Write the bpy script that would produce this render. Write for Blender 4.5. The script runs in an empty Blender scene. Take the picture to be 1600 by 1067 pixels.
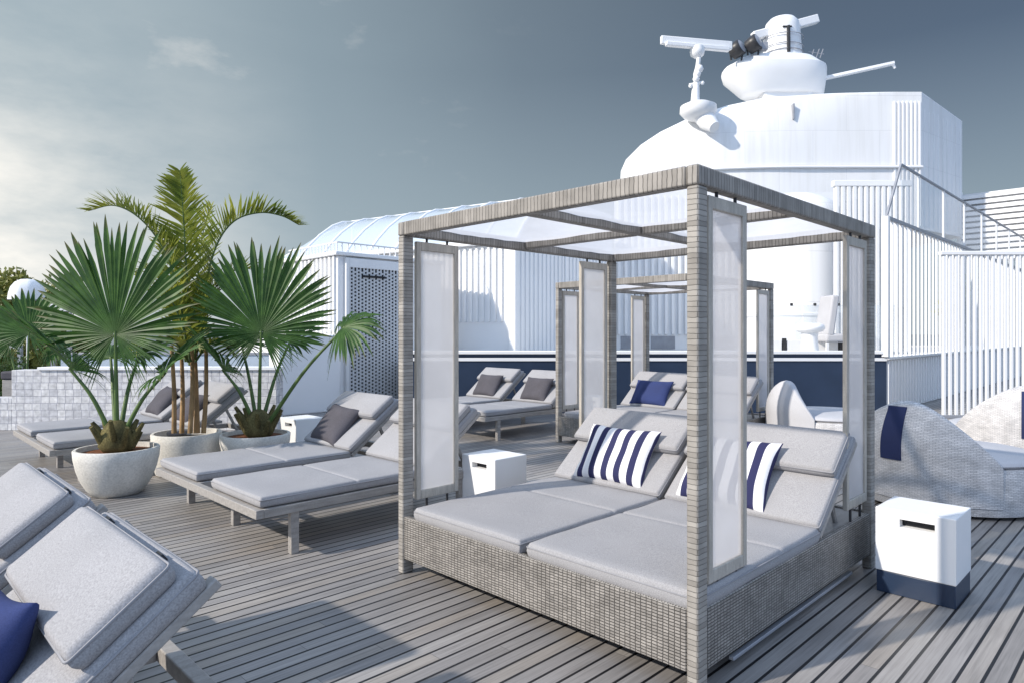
import bpy, bmesh, math, random
from mathutils import Vector, Matrix, noise
random.seed(7)
R = math.radians
PI = math.pi
S2 = math.sqrt(.5)
HC = 1.5            # eye height
F = 1045.0          # focal length in photo pixels
scene = bpy.context.scene
col = scene.collection

def W(x, d, z=0.0):                     # camera frame (right, depth) -> world
    return Vector(((x + d) * S2, (d - x) * S2, z))
def P(px, py, d):                       # a point seen at a photo pixel, d metres away
    return W((px - 800) / F * d, d, HC + (520 - py) / F * d)
def WD(x, d, z):                        # direction camera frame -> world
    return Vector(((x + d) * S2, (d - x) * S2, z))

# ------------------------------------------------------------------ materials
def nd(nt, t, **kw):
    n = nt.nodes.new(t)
    for k, v in kw.items():
        setattr(n, k, v)
    return n
def base_mat(name):
    m = bpy.data.materials.new(name); m.use_nodes = True
    nt = m.node_tree
    return m, nt, nt.nodes['Principled BSDF'], nt.nodes['Material Output']
def rgba(c): return (c[0], c[1], c[2], 1)
def mix_rgb(nt, a, b, fac, blend='MIX'):
    n = nd(nt, 'ShaderNodeMix', data_type='RGBA', blend_type=blend)
    for sock, v in ((0, fac), (6, a), (7, b)):
        if hasattr(v, 'is_linked') or hasattr(v, 'links'):
            nt.links.new(v, n.inputs[sock])
        else:
            n.inputs[sock].default_value = v if sock == 0 else rgba(v)
    return n.outputs[2]
def mth(nt, op, a, b=None, clamp=False):
    n = nd(nt, 'ShaderNodeMath', operation=op, use_clamp=clamp)
    for i, v in enumerate((a, b)):
        if v is None: continue
        if hasattr(v, 'links'): nt.links.new(v, n.inputs[i])
        else: n.inputs[i].default_value = v
    return n.outputs[0]
def ramp(nt, fac, stops):
    n = nd(nt, 'ShaderNodeValToRGB')
    el = n.color_ramp.elements
    while len(el) < len(stops): el.new(.5)
    for e, (p, c) in zip(el, stops):
        e.position = p
        e.color = rgba(c) if not isinstance(c, float) else (c, c, c, 1)
    nt.links.new(fac, n.inputs[0])
    return n.outputs[0]
def bump(nt, bsdf, h, strength, dist):
    b = nd(nt, 'ShaderNodeBump')
    b.inputs['Strength'].default_value = strength
    b.inputs['Distance'].default_value = dist
    nt.links.new(h, b.inputs['Height']); nt.links.new(b.outputs[0], bsdf.inputs['Normal'])
    return b
def plain(name, c, rough=.5, amt=.12, scale=6, fine=0, finescale=400, metal=0, stretch=None, bumpd=.001, spec=.4):
    m, nt, b, o = base_mat(name)
    tc = nd(nt, 'ShaderNodeTexCoord')
    mp = nd(nt, 'ShaderNodeMapping'); nt.links.new(tc.outputs['Object'], mp.inputs[0])
    if stretch: mp.inputs['Scale'].default_value = stretch
    n = nd(nt, 'ShaderNodeTexNoise'); n.inputs['Scale'].default_value = scale; n.inputs['Detail'].default_value = 6
    nt.links.new(mp.outputs[0], n.inputs['Vector'])
    lo = tuple(x * (1 - amt) for x in c); hi = tuple(min(1, x * (1 + amt)) for x in c)
    cc = ramp(nt, n.outputs[0], ((.3, lo), (.7, hi)))
    if fine:
        n2 = nd(nt, 'ShaderNodeTexNoise'); n2.inputs['Scale'].default_value = finescale; n2.inputs['Detail'].default_value = 3
        nt.links.new(tc.outputs['Object'], n2.inputs['Vector'])
        g = ramp(nt, n2.outputs[0], ((.3, 1 - fine), (.7, 1 + fine * .3)))
        cc = mix_rgb(nt, cc, g, 1.0, 'MULTIPLY')
        bump(nt, b, n2.outputs[0], .5, bumpd)
    nt.links.new(cc, b.inputs['Base Color'])
    rr = ramp(nt, n.outputs[0], ((.3, rough * .85), (.7, min(1., rough * 1.15))))
    nt.links.new(rr, b.inputs['Roughness'])
    b.inputs['Metallic'].default_value = metal
    b.inputs['Specular IOR Level'].default_value = spec
    return m

def wicker(name, bw, rh, mortar, c1, c2, cm, swap=False, dist=.004, off=.5, warp=.5):
    m, nt, b, o = base_mat(name)
    uv = nd(nt, 'ShaderNodeUVMap')
    sep = nd(nt, 'ShaderNodeSeparateXYZ'); nt.links.new(uv.outputs[0], sep.inputs[0])
    com = nd(nt, 'ShaderNodeCombineXYZ')
    nt.links.new(sep.outputs[1 if swap else 0], com.inputs[0]); nt.links.new(sep.outputs[0 if swap else 1], com.inputs[1])
    nz = nd(nt, 'ShaderNodeTexNoise'); nz.inputs['Scale'].default_value = 32; nz.inputs['Detail'].default_value = 2
    nt.links.new(com.outputs[0], nz.inputs['Vector'])
    vm = nd(nt, 'ShaderNodeVectorMath', operation='SCALE'); vm.inputs['Scale'].default_value = rh * warp
    vs = nd(nt, 'ShaderNodeVectorMath', operation='SUBTRACT'); vs.inputs[1].default_value = (.5, .5, .5)
    nt.links.new(nz.outputs['Color'], vs.inputs[0]); nt.links.new(vs.outputs[0], vm.inputs[0])
    va = nd(nt, 'ShaderNodeVectorMath', operation='ADD'); nt.links.new(com.outputs[0], va.inputs[0]); nt.links.new(vm.outputs[0], va.inputs[1])
    br = nd(nt, 'ShaderNodeTexBrick', offset=off, squash=1.0)
    br.inputs['Scale'].default_value = 1
    br.inputs['Color1'].default_value = rgba(c1); br.inputs['Color2'].default_value = rgba(c2); br.inputs['Mortar'].default_value = rgba(cm)
    br.inputs['Mortar Size'].default_value = mortar; br.inputs['Mortar Smooth'].default_value = .9
    br.inputs['Brick Width'].default_value = bw; br.inputs['Row Height'].default_value = rh
    nt.links.new(va.outputs[0], br.inputs['Vector'])
    n2 = nd(nt, 'ShaderNodeTexNoise'); n2.inputs['Scale'].default_value = 9; n2.inputs['Detail'].default_value = 5
    nt.links.new(uv.outputs[0], n2.inputs['Vector'])
    g = ramp(nt, n2.outputs[0], ((.3, .78), (.7, 1.1)))
    cc = mix_rgb(nt, br.outputs['Color'], g, 1.0, 'MULTIPLY')
    nt.links.new(cc, b.inputs['Base Color'])
    b.inputs['Roughness'].default_value = .55; b.inputs['Specular IOR Level'].default_value = .35
    inv = mth(nt, 'SUBTRACT', 1.0, br.outputs['Fac'])
    bump(nt, b, inv, .9, dist)
    return m

M = {}
M['weave'] = wicker('wicker_weave', .028, .0135, .0030, (.38, .355, .325), (.27, .252, .23), (.075, .068, .062), off=0.0, warp=.45)
M['wrap_post'] = wicker('wicker_wrap_upright', 9, .022, .002, (.41, .385, .35), (.27, .25, .225), (.21, .195, .175), dist=.003, warp=.35)
M['wrap_beam'] = wicker('wicker_wrap_beam', 9, .024, .0028, (.37, .345, .315), (.26, .242, .22), (.155, .142, .13), swap=True, dist=.003, warp=.35)
M['white_weave'] = wicker('pale_wicker', .042, .0125, .002, (.76, .74, .73), (.62, .61, .61), (.33, .32, .33), dist=.0025, warp=.9)
M['fabric'] = plain('grey_fabric', (.385, .38, .39), .9, .05, 3, fine=.30, finescale=210, bumpd=.0016, spec=.15)
M['piping'] = plain('grey_piping', (.30, .30, .315), .9, .08, 20, spec=.15)
M['pale_fabric'] = plain('pale_fabric', (.52, .52, .54), .9, .04, 3, fine=.15, finescale=220, bumpd=.0015, spec=.15)
M['char_fabric'] = plain('charcoal_fabric', (.10, .095, .108), .9, .12, 7, fine=.3, finescale=220, bumpd=.002, spec=.15)
M['navy_fabric'] = plain('navy_fabric', (.036, .052, .15), .85, .15, 4, fine=.2, finescale=260, bumpd=.001, spec=.2)
M['navy_strip'] = plain('navy_strip', (.026, .036, .10), .8, .1, 4, spec=.2)
M['screen_frame'] = plain('beige_screen_frame', (.47, .435, .38), .5, .16, 9, fine=.1, finescale=120, stretch=(6, 6, 1))
M['frame'] = plain('weathered_frame', (.34, .32, .30), .55, .18, 7, fine=.12, finescale=90, stretch=(1, 6, 6))
M['white'] = plain('white_paint', (.86, .86, .86), .38, .025, 1.3, spec=.5)
def hull_mat():
    m, nt, b, o = base_mat('painted_steel_plates')
    tc = nd(nt, 'ShaderNodeTexCoord'); mp = nd(nt, 'ShaderNodeMapping'); mp.inputs['Scale'].default_value = (2.2, 2.2, .12)
    nt.links.new(tc.outputs['Object'], mp.inputs[0])
    n = nd(nt, 'ShaderNodeTexNoise'); n.inputs['Scale'].default_value = 2.2; n.inputs['Detail'].default_value = 7; nt.links.new(mp.outputs[0], n.inputs['Vector'])
    cc = ramp(nt, n.outputs[0], ((.25, (.78, .775, .76)), (.55, (.87, .87, .87))))
    br = nd(nt, 'ShaderNodeTexBrick', offset=.5); br.inputs['Scale'].default_value = 1; br.inputs['Brick Width'].default_value = 2.4; br.inputs['Row Height'].default_value = 1.25
    br.inputs['Mortar Size'].default_value = .012; br.inputs['Mortar Smooth'].default_value = .6
    br.inputs['Color1'].default_value = (1, 1, 1, 1); br.inputs['Color2'].default_value = (.97, .97, .97, 1); br.inputs['Mortar'].default_value = (.86, .86, .87, 1)
    uv = nd(nt, 'ShaderNodeUVMap'); nt.links.new(uv.outputs[0], br.inputs['Vector'])
    cc = mix_rgb(nt, cc, br.outputs['Color'], 1.0, 'MULTIPLY')
    nt.links.new(cc, b.inputs['Base Color']); b.inputs['Roughness'].default_value = .42
    n2 = nd(nt, 'ShaderNodeTexNoise'); n2.inputs['Scale'].default_value = .9; n2.inputs['Detail'].default_value = 2; nt.links.new(tc.outputs['Object'], n2.inputs['Vector'])
    hh = mth(nt, 'SUBTRACT', n2.outputs[0], mth(nt, 'MULTIPLY', br.outputs['Fac'], .15)); bump(nt, b, hh, .35, .04)
    return m
M['hull'] = hull_mat()
M['white_metal'] = plain('white_metal', (.78, .78, .78), .35, .04, 3)
M['navy'] = plain('navy_paint', (.02, .036, .072), .35, .15, 2, spec=.5)
M['dark'] = plain('dark_gap', (.015, .016, .02), .7, .2, 5)
M['black_metal'] = plain('black_metal', (.03, .03, .033), .4, .2, 9)
M['pot'] = plain('pale_concrete', (.68, .655, .60), .85, .16, 5, fine=.18, finescale=60, stretch=(1, 1, .35), bumpd=.003, spec=.2)
M['soil'] = plain('red_brown_soil', (.20, .085, .045), .95, .4, 30, fine=.4, finescale=120, bumpd=.01, spec=.1)
M['dark_soil'] = plain('dark_soil', (.02, .016, .013), .95, .4, 30, fine=.4, finescale=120, bumpd=.01, spec=.1)
M['trunk'] = plain('fibrous_trunk', (.14, .12, .05), .9, .5, 14, fine=.45, finescale=70, stretch=(1, 1, .3), bumpd=.008, spec=.2)
M['cane'] = plain('tan_cane', (.36, .23, .11), .6, .4, 12, stretch=(1, 1, .5))
M['bark'] = plain('bark', (.10, .08, .06), .9, .3, 8)
M['lattice'] = plain('pale_grey_lattice', (.56, .57, .58), .5, .06, 4)
M['grey_metal'] = plain('grey_metal', (.33, .34, .37), .45, .1, 6, metal=.2)
M['upper'] = plain('pale_deck_paint', (.55, .55, .54), .6, .1, 2)
M['far_green'] = plain('painted_green', (.06, .14, .05), .6, .3, 3)

def leaf_mat(name, c1, c2, trans=.3, scale=7, tips=False):
    m, nt, b, o = base_mat(name)
    tc = nd(nt, 'ShaderNodeTexCoord')
    n = nd(nt, 'ShaderNodeTexNoise'); n.inputs['Scale'].default_value = scale; n.inputs['Detail'].default_value = 5
    nt.links.new(tc.outputs['Object'], n.inputs['Vector'])
    cc = ramp(nt, n.outputs[0], ((.3, c1), (.72, c2)))
    if tips:
        uv = nd(nt, 'ShaderNodeUVMap'); sp = nd(nt, 'ShaderNodeSeparateXYZ'); nt.links.new(uv.outputs[0], sp.inputs[0])
        n3 = nd(nt, 'ShaderNodeTexNoise'); n3.inputs['Scale'].default_value = 16; nt.links.new(tc.outputs['Object'], n3.inputs['Vector'])
        t = mth(nt, 'ADD', sp.outputs[1], mth(nt, 'MULTIPLY', mth(nt, 'SUBTRACT', n3.outputs[0], .5), .35))
        cc = mix_rgb(nt, cc, (.17, .145, .06), ramp(nt, t, ((.86, 0.0), (1.0, .85))))
        cc = mix_rgb(nt, cc, (.16, .24, .09), ramp(nt, sp.outputs[1], ((.0, .55), (.2, .0))))
    nt.links.new(cc, b.inputs['Base Color'])
    b.inputs['Roughness'].default_value = .48; b.inputs['Specular IOR Level'].default_value = .4
    tr = nd(nt, 'ShaderNodeBsdfTranslucent'); nt.links.new(cc, tr.inputs[0])
    mx = nd(nt, 'ShaderNodeMixShader'); mx.inputs[0].default_value = trans
    nt.links.new(b.outputs[0], mx.inputs[1]); nt.links.new(tr.outputs[0], mx.inputs[2])
    nt.links.new(mx.outputs[0], o.inputs[0])
    return m
M['fan'] = leaf_mat('fan_leaf', (.035, .092, .022), (.095, .20, .042), .4, tips=True)
M['stalk'] = leaf_mat('green_stalk', (.06, .11, .03), (.12, .19, .05), .05)
M['areca'] = leaf_mat('areca_leaf', (.13, .20, .03), (.42, .42, .06), .45, 4)
M['tree_leaf'] = leaf_mat('tree_leaf', (.12, .15, .03), (.32, .31, .08), .25, 1.2)

def glass_mat(name, tint, op):
    m, nt, b, o = base_mat(name)
    b.inputs['Base Color'].default_value = rgba(tint); b.inputs['Roughness'].default_value = .12
    b.inputs['Specular IOR Level'].default_value = .6
    tr = nd(nt, 'ShaderNodeBsdfTransparent')
    mx = nd(nt, 'ShaderNodeMixShader'); mx.inputs[0].default_value = op
    nt.links.new(tr.outputs[0], mx.inputs[1]); nt.links.new(b.outputs[0], mx.inputs[2])
    nt.links.new(mx.outputs[0], o.inputs[0])
    return m
M['glass'] = glass_mat('clear_glass', (.6, .68, .74), .22)
M['roof_glass'] = glass_mat('roof_glass', (.55, .63, .71), .9)
def sheer_mat(name, opac):
    m, nt, b, o = base_mat(name)
    uv = nd(nt, 'ShaderNodeTexCoord')
    n = nd(nt, 'ShaderNodeTexNoise'); n.inputs['Scale'].default_value = 4; nt.links.new(uv.outputs['Object'], n.inputs['Vector'])
    cc = ramp(nt, n.outputs[0], ((.3, (.84, .83, .84)), (.7, (.90, .89, .90))))
    d = nd(nt, 'ShaderNodeBsdfDiffuse'); t = nd(nt, 'ShaderNodeBsdfTranslucent'); tr = nd(nt, 'ShaderNodeBsdfTransparent')
    nt.links.new(cc, d.inputs[0]); nt.links.new(cc, t.inputs[0])
    m1 = nd(nt, 'ShaderNodeMixShader'); m1.inputs[0].default_value = .68
    nt.links.new(d.outputs[0], m1.inputs[1]); nt.links.new(t.outputs[0], m1.inputs[2])
    m2 = nd(nt, 'ShaderNodeMixShader'); m2.inputs[0].default_value = opac
    nt.links.new(tr.outputs[0], m2.inputs[1]); nt.links.new(m1.outputs[0], m2.inputs[2])
    nt.links.new(m2.outputs[0], o.inputs[0])
    return m
M['sheer'] = sheer_mat('sheer_white_fabric', .66)
M['roof_cloth'] = sheer_mat('white_roof_cloth', .8)

def stripe_mat():
    m, nt, b, o = base_mat('navy_white_stripes')
    uv = nd(nt, 'ShaderNodeUVMap'); sep = nd(nt, 'ShaderNodeSeparateXYZ'); nt.links.new(uv.outputs[0], sep.inputs[0])
    f = mth(nt, 'FRACT', mth(nt, 'ADD', mth(nt, 'MULTIPLY', sep.outputs[0], 5.5), .10))
    s = mth(nt, 'GREATER_THAN', f, .53)
    cc = mix_rgb(nt, (.80, .80, .82), (.032, .034, .095), s)
    tc = nd(nt, 'ShaderNodeTexCoord'); n = nd(nt, 'ShaderNodeTexNoise'); n.inputs['Scale'].default_value = 260
    nt.links.new(tc.outputs['Object'], n.inputs['Vector'])
    bump(nt, b, n.outputs[0], .3, .001)
    nt.links.new(cc, b.inputs['Base Color']); b.inputs['Roughness'].default_value = .85; b.inputs['Specular IOR Level'].default_value = .2
    return m
M['stripe'] = stripe_mat()

def deck_mat():
    m, nt, b, o = base_mat('weathered_deck_planks')
    PITCH = .0858
    tc = nd(nt, 'ShaderNodeTexCoord'); sep = nd(nt, 'ShaderNodeSeparateXYZ'); nt.links.new(tc.outputs['Object'], sep.inputs[0])
    yy = mth(nt, 'DIVIDE', mth(nt, 'SUBTRACT', sep.outputs[1], 1.462 - PITCH * 60), PITCH)
    idx = mth(nt, 'FLOOR', yy)
    fr = mth(nt, 'FRACT', yy)
    edge = mth(nt, 'ABSOLUTE', mth(nt, 'SUBTRACT', fr, .5))      # .5 at the joint
    gap = mth(nt, 'GREATER_THAN', edge, .5 - .080)
    w1 = nd(nt, 'ShaderNodeTexWhiteNoise', noise_dimensions='1D'); nt.links.new(idx, w1.inputs['W'])
    # boards of different lengths
    off = mth(nt, 'MULTIPLY', w1.outputs['Value'], 7.3)
    bx = mth(nt, 'DIVIDE', mth(nt, 'ADD', sep.outputs[0], off), 2.9)
    bi = mth(nt, 'FLOOR', bx)
    bf = mth(nt, 'ABSOLUTE', mth(nt, 'SUBTRACT', mth(nt, 'FRACT', bx), .5))
    butt = mth(nt, 'GREATER_THAN', bf, .5 - .0004)
    cmb = nd(nt, 'ShaderNodeCombineXYZ'); nt.links.new(idx, cmb.inputs[0]); nt.links.new(bi, cmb.inputs[1])
    w2 = nd(nt, 'ShaderNodeTexWhiteNoise', noise_dimensions='2D'); nt.links.new(cmb.outputs[0], w2.inputs['Vector'])
    tone = ramp(nt, w2.outputs['Value'], ((0, (.25, .235, .225)), (.4, (.287, .27, .26)), (.75, (.335, .316, .298)), (1, (.31, .278, .247))))
    mp = nd(nt, 'ShaderNodeMapping'); mp.inputs['Scale'].default_value = (1.6, 60, 1)
    nt.links.new(tc.outputs['Object'], mp.inputs[0])
    va = nd(nt, 'ShaderNodeVectorMath', operation='ADD'); nt.links.new(mp.outputs[0], va.inputs[0])
    vs = nd(nt, 'ShaderNodeVectorMath', operation='SCALE'); vs.inputs['Scale'].default_value = 30
    nt.links.new(w2.outputs['Color'], vs.inputs[0]); nt.links.new(vs.outputs[0], va.inputs[1])
    gr = nd(nt, 'ShaderNodeTexNoise'); gr.inputs['Scale'].default_value = 1.5; gr.inputs['Detail'].default_value = 8; gr.inputs['Roughness'].default_value = .65
    nt.links.new(va.outputs[0], gr.inputs['Vector'])
    g = ramp(nt, gr.outputs[0], ((.25, .62), (.5, .98), (.75, 1.25)))
    cc = mix_rgb(nt, tone, g, 1.0, 'MULTIPLY')
    st = nd(nt, 'ShaderNodeTexNoise'); st.inputs['Scale'].default_value = 1.1; st.inputs['Detail'].default_value = 5
    nt.links.new(tc.outputs['Object'], st.inputs['Vector'])
    sg = ramp(nt, st.outputs[0], ((.3, .78), (.7, 1.15)))
    cc = mix_rgb(nt, cc, sg, 1.0, 'MULTIPLY')
    gg = mth(nt, 'MAXIMUM', gap, mth(nt, 'MULTIPLY', butt, .65))
    cc = mix_rgb(nt, cc, (.008, .008, .010), gg)
    nt.links.new(cc, b.inputs['Base Color'])
    rr = ramp(nt, gr.outputs[0], ((.3, .36), (.7, .56)))
    nt.links.new(rr, b.inputs['Roughness']); b.inputs['Specular IOR Level'].default_value = .5
    hh = mth(nt, 'SUBTRACT', mth(nt, 'MULTIPLY', gr.outputs[0], .25), gg)
    bump(nt, b, hh, .55, .003)
    return m
M['deck'] = deck_mat()

def tile_mat():
    m, nt, b, o = base_mat('pale_grey_stone_tiles')
    uv = nd(nt, 'ShaderNodeUVMap')
    br = nd(nt, 'ShaderNodeTexBrick', offset=.12, offset_frequency=3)
    br.inputs['Scale'].default_value = 1; br.inputs['Brick Width'].default_value = .125; br.inputs['Row Height'].default_value = .105
    br.inputs['Mortar Size'].default_value = .006; br.inputs['Color1'].default_value = (.76, .75, .74, 1); br.inputs['Color2'].default_value = (.56, .56, .58, 1)
    br.inputs['Mortar'].default_value = (.42, .42, .46, 1); br.inputs['Mortar Smooth'].default_value = .3
    nt.links.new(uv.outputs[0], br.inputs['Vector'])
    n = nd(nt, 'ShaderNodeTexNoise'); n.inputs['Scale'].default_value = 14; n.inputs['Detail'].default_value = 6; nt.links.new(uv.outputs[0], n.inputs['Vector'])
    cc = mix_rgb(nt, br.outputs['Color'], ramp(nt, n.outputs[0], ((.3, .7), (.7, 1.15))), 1.0, 'MULTIPLY')
    nt.links.new(cc, b.inputs['Base Color']); b.inputs['Roughness'].default_value = .75
    bump(nt, b, mth(nt, 'SUBTRACT', mth(nt, 'MULTIPLY', n.outputs[0], .4), br.outputs['Fac']), .6, .008)
    return m
M['tile'] = tile_mat()
def sea_mat():
    m, nt, b, o = base_mat('sea_water')
    b.inputs['Base Color'].default_value = (.03, .055, .075, 1); b.inputs['Roughness'].default_value = .25
    tc = nd(nt, 'ShaderNodeTexCoord'); n = nd(nt, 'ShaderNodeTexNoise'); n.inputs['Scale'].default_value = .4; n.inputs['Detail'].default_value = 6
    nt.links.new(tc.outputs['Object'], n.inputs['Vector']); bump(nt, b, n.outputs[0], .5, .4)
    return m
M['sea'] = sea_mat()

# ------------------------------------------------------------------ objects
def tag(o, label=None, cat=None, group=None, kind=None):
    if label: o['label'] = label
    if cat: o['category'] = cat
    if group: o['group'] = group
    if kind: o['kind'] = kind
    return o
def thing(name, label, cat, loc=(0, 0, 0), rz=0, group=None):
    o = bpy.data.objects.new(name, None); col.objects.link(o)
    o.empty_display_size = .2
    o.location = loc; o.rotation_euler = (0, 0, rz)
    return tag(o, label, cat, group)
def copy_tree(o, parent=None):
    c = o.copy(); col.objects.link(c); c.parent = parent
    for ch in list(o.children): copy_tree(ch, c)
    return c

class MB:
    def __init__(s): s.v = []; s.f = []; s.uv = []
    def quad(s, *pts, uv=None):
        n = len(s.v); s.v += [tuple(p) for p in pts]; s.f.append(tuple(range(n, n + len(pts)))); s.uv.append(uv)
    def box(s, x0, y0, z0, x1, y1, z1):
        n = len(s.v)
        s.v += [(x0, y0, z0), (x1, y0, z0), (x1, y1, z0), (x0, y1, z0), (x0, y0, z1), (x1, y0, z1), (x1, y1, z1), (x0, y1, z1)]
        for f in ((0, 3, 2, 1), (4, 5, 6, 7), (0, 1, 5, 4), (1, 2, 6, 5), (2, 3, 7, 6), (3, 0, 4, 7)):
            s.f.append(tuple(n + i for i in f)); s.uv.append(None)
        return s
    def xbox(s, mat, x0, y0, z0, x1, y1, z1):
        k = len(s.v); s.box(x0, y0, z0, x1, y1, z1)
        for i in range(k, len(s.v)): s.v[i] = tuple(mat @ Vector(s.v[i]))
        return s
    def bar(s, a, b, w, h=None, up=(0, 0, 1)):
        a = Vector(a); b = Vector(b); h = h or w
        d = (b - a).normalized(); u = Vector(up)
        if abs(d.dot(u)) > .98: u = Vector((1, 0, 0))
        x = d.cross(u).normalized(); z = x.cross(d)
        n = len(s.v)
        for p in (a, b):
            for sx, sz in ((-1, -1), (1, -1), (1, 1), (-1, 1)):
                s.v.append(tuple(p + x * sx * w / 2 + z * sz * h / 2))
        for f in ((0, 1, 2, 3), (7, 6, 5, 4), (0, 4, 5, 1), (1, 5, 6, 2), (2, 6, 7, 3), (3, 7, 4, 0)):
            s.f.append(tuple(n + i for i in f)); s.uv.append(None)
        return s
    def tube(s, pts, r, seg=10):
        pts = [Vector(p) for p in pts]
        rr = r if isinstance(r, (list, tuple)) else [r] * len(pts)
        n = len(s.v); prev = None
        for i, p in enumerate(pts):
            d = (pts[min(i + 1, len(pts) - 1)] - pts[max(i - 1, 0)]).normalized()
            if prev is None:
                u = Vector((0, 0, 1)) if abs(d.z) < .9 else Vector((1, 0, 0))
            else: u = prev
            x = d.cross(u).normalized(); u = x.cross(d).normalized(); prev = u
            for k in range(seg):
                a = 2 * PI * k / seg
                s.v.append(tuple(p + (x * math.cos(a) + u * math.sin(a)) * rr[i]))
        for i in range(len(pts) - 1):
            for k in range(seg):
                k2 = (k + 1) % seg
                s.f.append((n + i * seg + k, n + i * seg + k2, n + (i + 1) * seg + k2, n + (i + 1) * seg + k)); s.uv.append(None)
        s.f.append(tuple(n + k for k in range(seg))[::-1]); s.uv.append(None)
        m = n + (len(pts) - 1) * seg
        s.f.append(tuple(m + k for k in range(seg))); s.uv.append(None)
        return s
    def lathe(s, prof, c=(0, 0, 0), seg=40, cap=True, wob=0):
        n = len(s.v)
        for (r, z) in prof:
            for k in range(seg):
                a = 2 * PI * k / seg
                q = r * (1 + (wob * noise.noise(Vector((math.cos(a) * 2.5, math.sin(a) * 2.5, z * 9))) if wob else 0))
                s.v.append((c[0] + q * math.cos(a), c[1] + q * math.sin(a), c[2] + z))
        L = 0
        for i in range(len(prof) - 1):
            dl = math.hypot(prof[i + 1][0] - prof[i][0], prof[i + 1][1] - prof[i][1])
            for k in range(seg):
                k2 = (k + 1) % seg
                s.f.append((n + i * seg + k, n + i * seg + k2, n + (i + 1) * seg + k2, n + (i + 1) * seg + k))
                rr = max(r for r, z in prof); a0 = 2 * PI * k / seg * rr; a1 = 2 * PI * (k + 1) / seg * rr
                s.uv.append(((a0, L), (a1, L), (a1, L + dl), (a0, L + dl)))
            L += dl
        if cap:
            if prof[0][0] > 1e-4: s.f.append(tuple(n + k for k in range(seg))[::-1]); s.uv.append(None)
            m = n + (len(prof) - 1) * seg
            if prof[-1][0] > 1e-4: s.f.append(tuple(m + k for k in range(seg))); s.uv.append(None)
        return s
    def build(s, name, mat, parent=None, bevel=0, smooth=35, uvmode=None, loc=None, weld=False, segs=2):
        me = bpy.data.meshes.new(name)
        me.from_pydata(s.v, [], s.f); me.materials.append(mat)
        uvl = me.uv_layers.new(name='UVMap')
        for p, u in zip(me.polygons, s.uv):
            nx, ny, nz = (abs(c) for c in p.normal)
            for j, li in enumerate(p.loop_indices):
                if u: uvl.data[li].uv = u[j]; continue
                x, y, z = me.vertices[me.loops[li].vertex_index].co
                if nz >= nx and nz >= ny: q = (y, x) if uvmode == 'beamY' else (x, y)
                elif nx >= ny: q = (y, z)
                else: q = (x, z)
                uvl.data[li].uv = q
        if weld:
            bm = bmesh.new(); bm.from_mesh(me); bmesh.ops.remove_doubles(bm, verts=bm.verts, dist=1e-5)
            bmesh.ops.recalc_face_normals(bm, faces=bm.faces); bm.to_mesh(me); bm.free()
        if smooth:
            me.polygons.foreach_set('use_smooth', [True] * len(me.polygons))
            me.set_sharp_from_angle(angle=R(smooth))
        me.update()
        o = bpy.data.objects.new(name, me); col.objects.link(o)
        if parent: o.parent = parent
        if loc: o.location = loc
        if bevel:
            b = o.modifiers.new('bevel', 'BEVEL'); b.width = bevel; b.segments = segs; b.limit_method = 'ANGLE'; b.angle_limit = R(40)
            b.harden_normals = False
        return o

def samples(L, r):
    e = [0, .04 * r, .15 * r, .35 * r, .65 * r, r]
    n = max(4, int((L - 2 * r) / .06))
    mid = [r + (L - 2 * r) * i / n for i in range(1, n)]
    a = [-L / 2 + x for x in e]
    return a + [-L / 2 + x for x in mid] + [-x for x in a[::-1]]
def cushion(name, L, Wd, T, mat, parent, mw, r=.018, crease=(), seed=0, crown=.08, flat=.5):
    """soft slab, local x length, y width, z thickness; mw = local matrix in the parent"""
    xs = samples(L, r)
    for c in crease: xs += [c - .03, c - .012, c, c + .012, c + .03]
    xs = sorted(set(round(x, 5) for x in xs)); ys = samples(Wd, r)
    def e(d): q = 1 - min(max(d, 0) / r, 1); return math.sqrt(max(0, 1 - q * q))
    mb = MB(); nx, ny = len(xs), len(ys)
    for side in (1, -1):
        for x in xs:
            for y in ys:
                dx = L / 2 - abs(x); dy = Wd / 2 - abs(y)
                h = T / 2 * e(dx) * e(dy)
                if side > 0:
                    h *= 1 + crown * math.cos(x / L * PI) * math.cos(y / Wd * PI) + .10 * noise.noise(Vector((x * 4 + seed, y * 4, seed * 3.1)))
                    for c in crease: h *= 1 - .22 * math.exp(-((x - c) / .010) ** 2)
                else: h *= 1 - .1 * flat
                xx = x - (x / (L / 2)) * .005 * abs(y / (Wd / 2)) ** 10
                yy = y - (y / (Wd / 2)) * .005 * abs(x / (L / 2)) ** 10
                yy += .006 * noise.noise(Vector((x * 3, seed, y)))
                mb.v.append((xx, yy, side * h))
    o = nx * ny
    for i in range(nx - 1):
        for j in range(ny - 1):
            a, b, c, d = i * ny + j, (i + 1) * ny + j, (i + 1) * ny + j + 1, i * ny + j + 1
            mb.f.append((a, b, c, d)); mb.f.append((o + a, o + d, o + c, o + b)); mb.uv += [None, None]
    ob = mb.build(name, mat, parent, smooth=70, weld=True)
    ob.matrix_local = mw
    pp = []; q = .016; hx_, hy_ = L / 2 - .003, Wd / 2 - .003
    for cx_, cy_, a0 in ((hx_ - q, hy_ - q, 0), (-hx_ + q, hy_ - q, 90), (-hx_ + q, -hy_ + q, 180), (hx_ - q, -hy_ + q, 270)):
        for a in (0, 30, 60, 90):
            pp.append((cx_ + q * math.cos(R(a0 + a)), cy_ + q * math.sin(R(a0 + a)), T * .22))
    pp.append(pp[0])
    MB().tube(pp, .0042, 6).build('piping', M['piping'], ob, smooth=60)
    return ob
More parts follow.
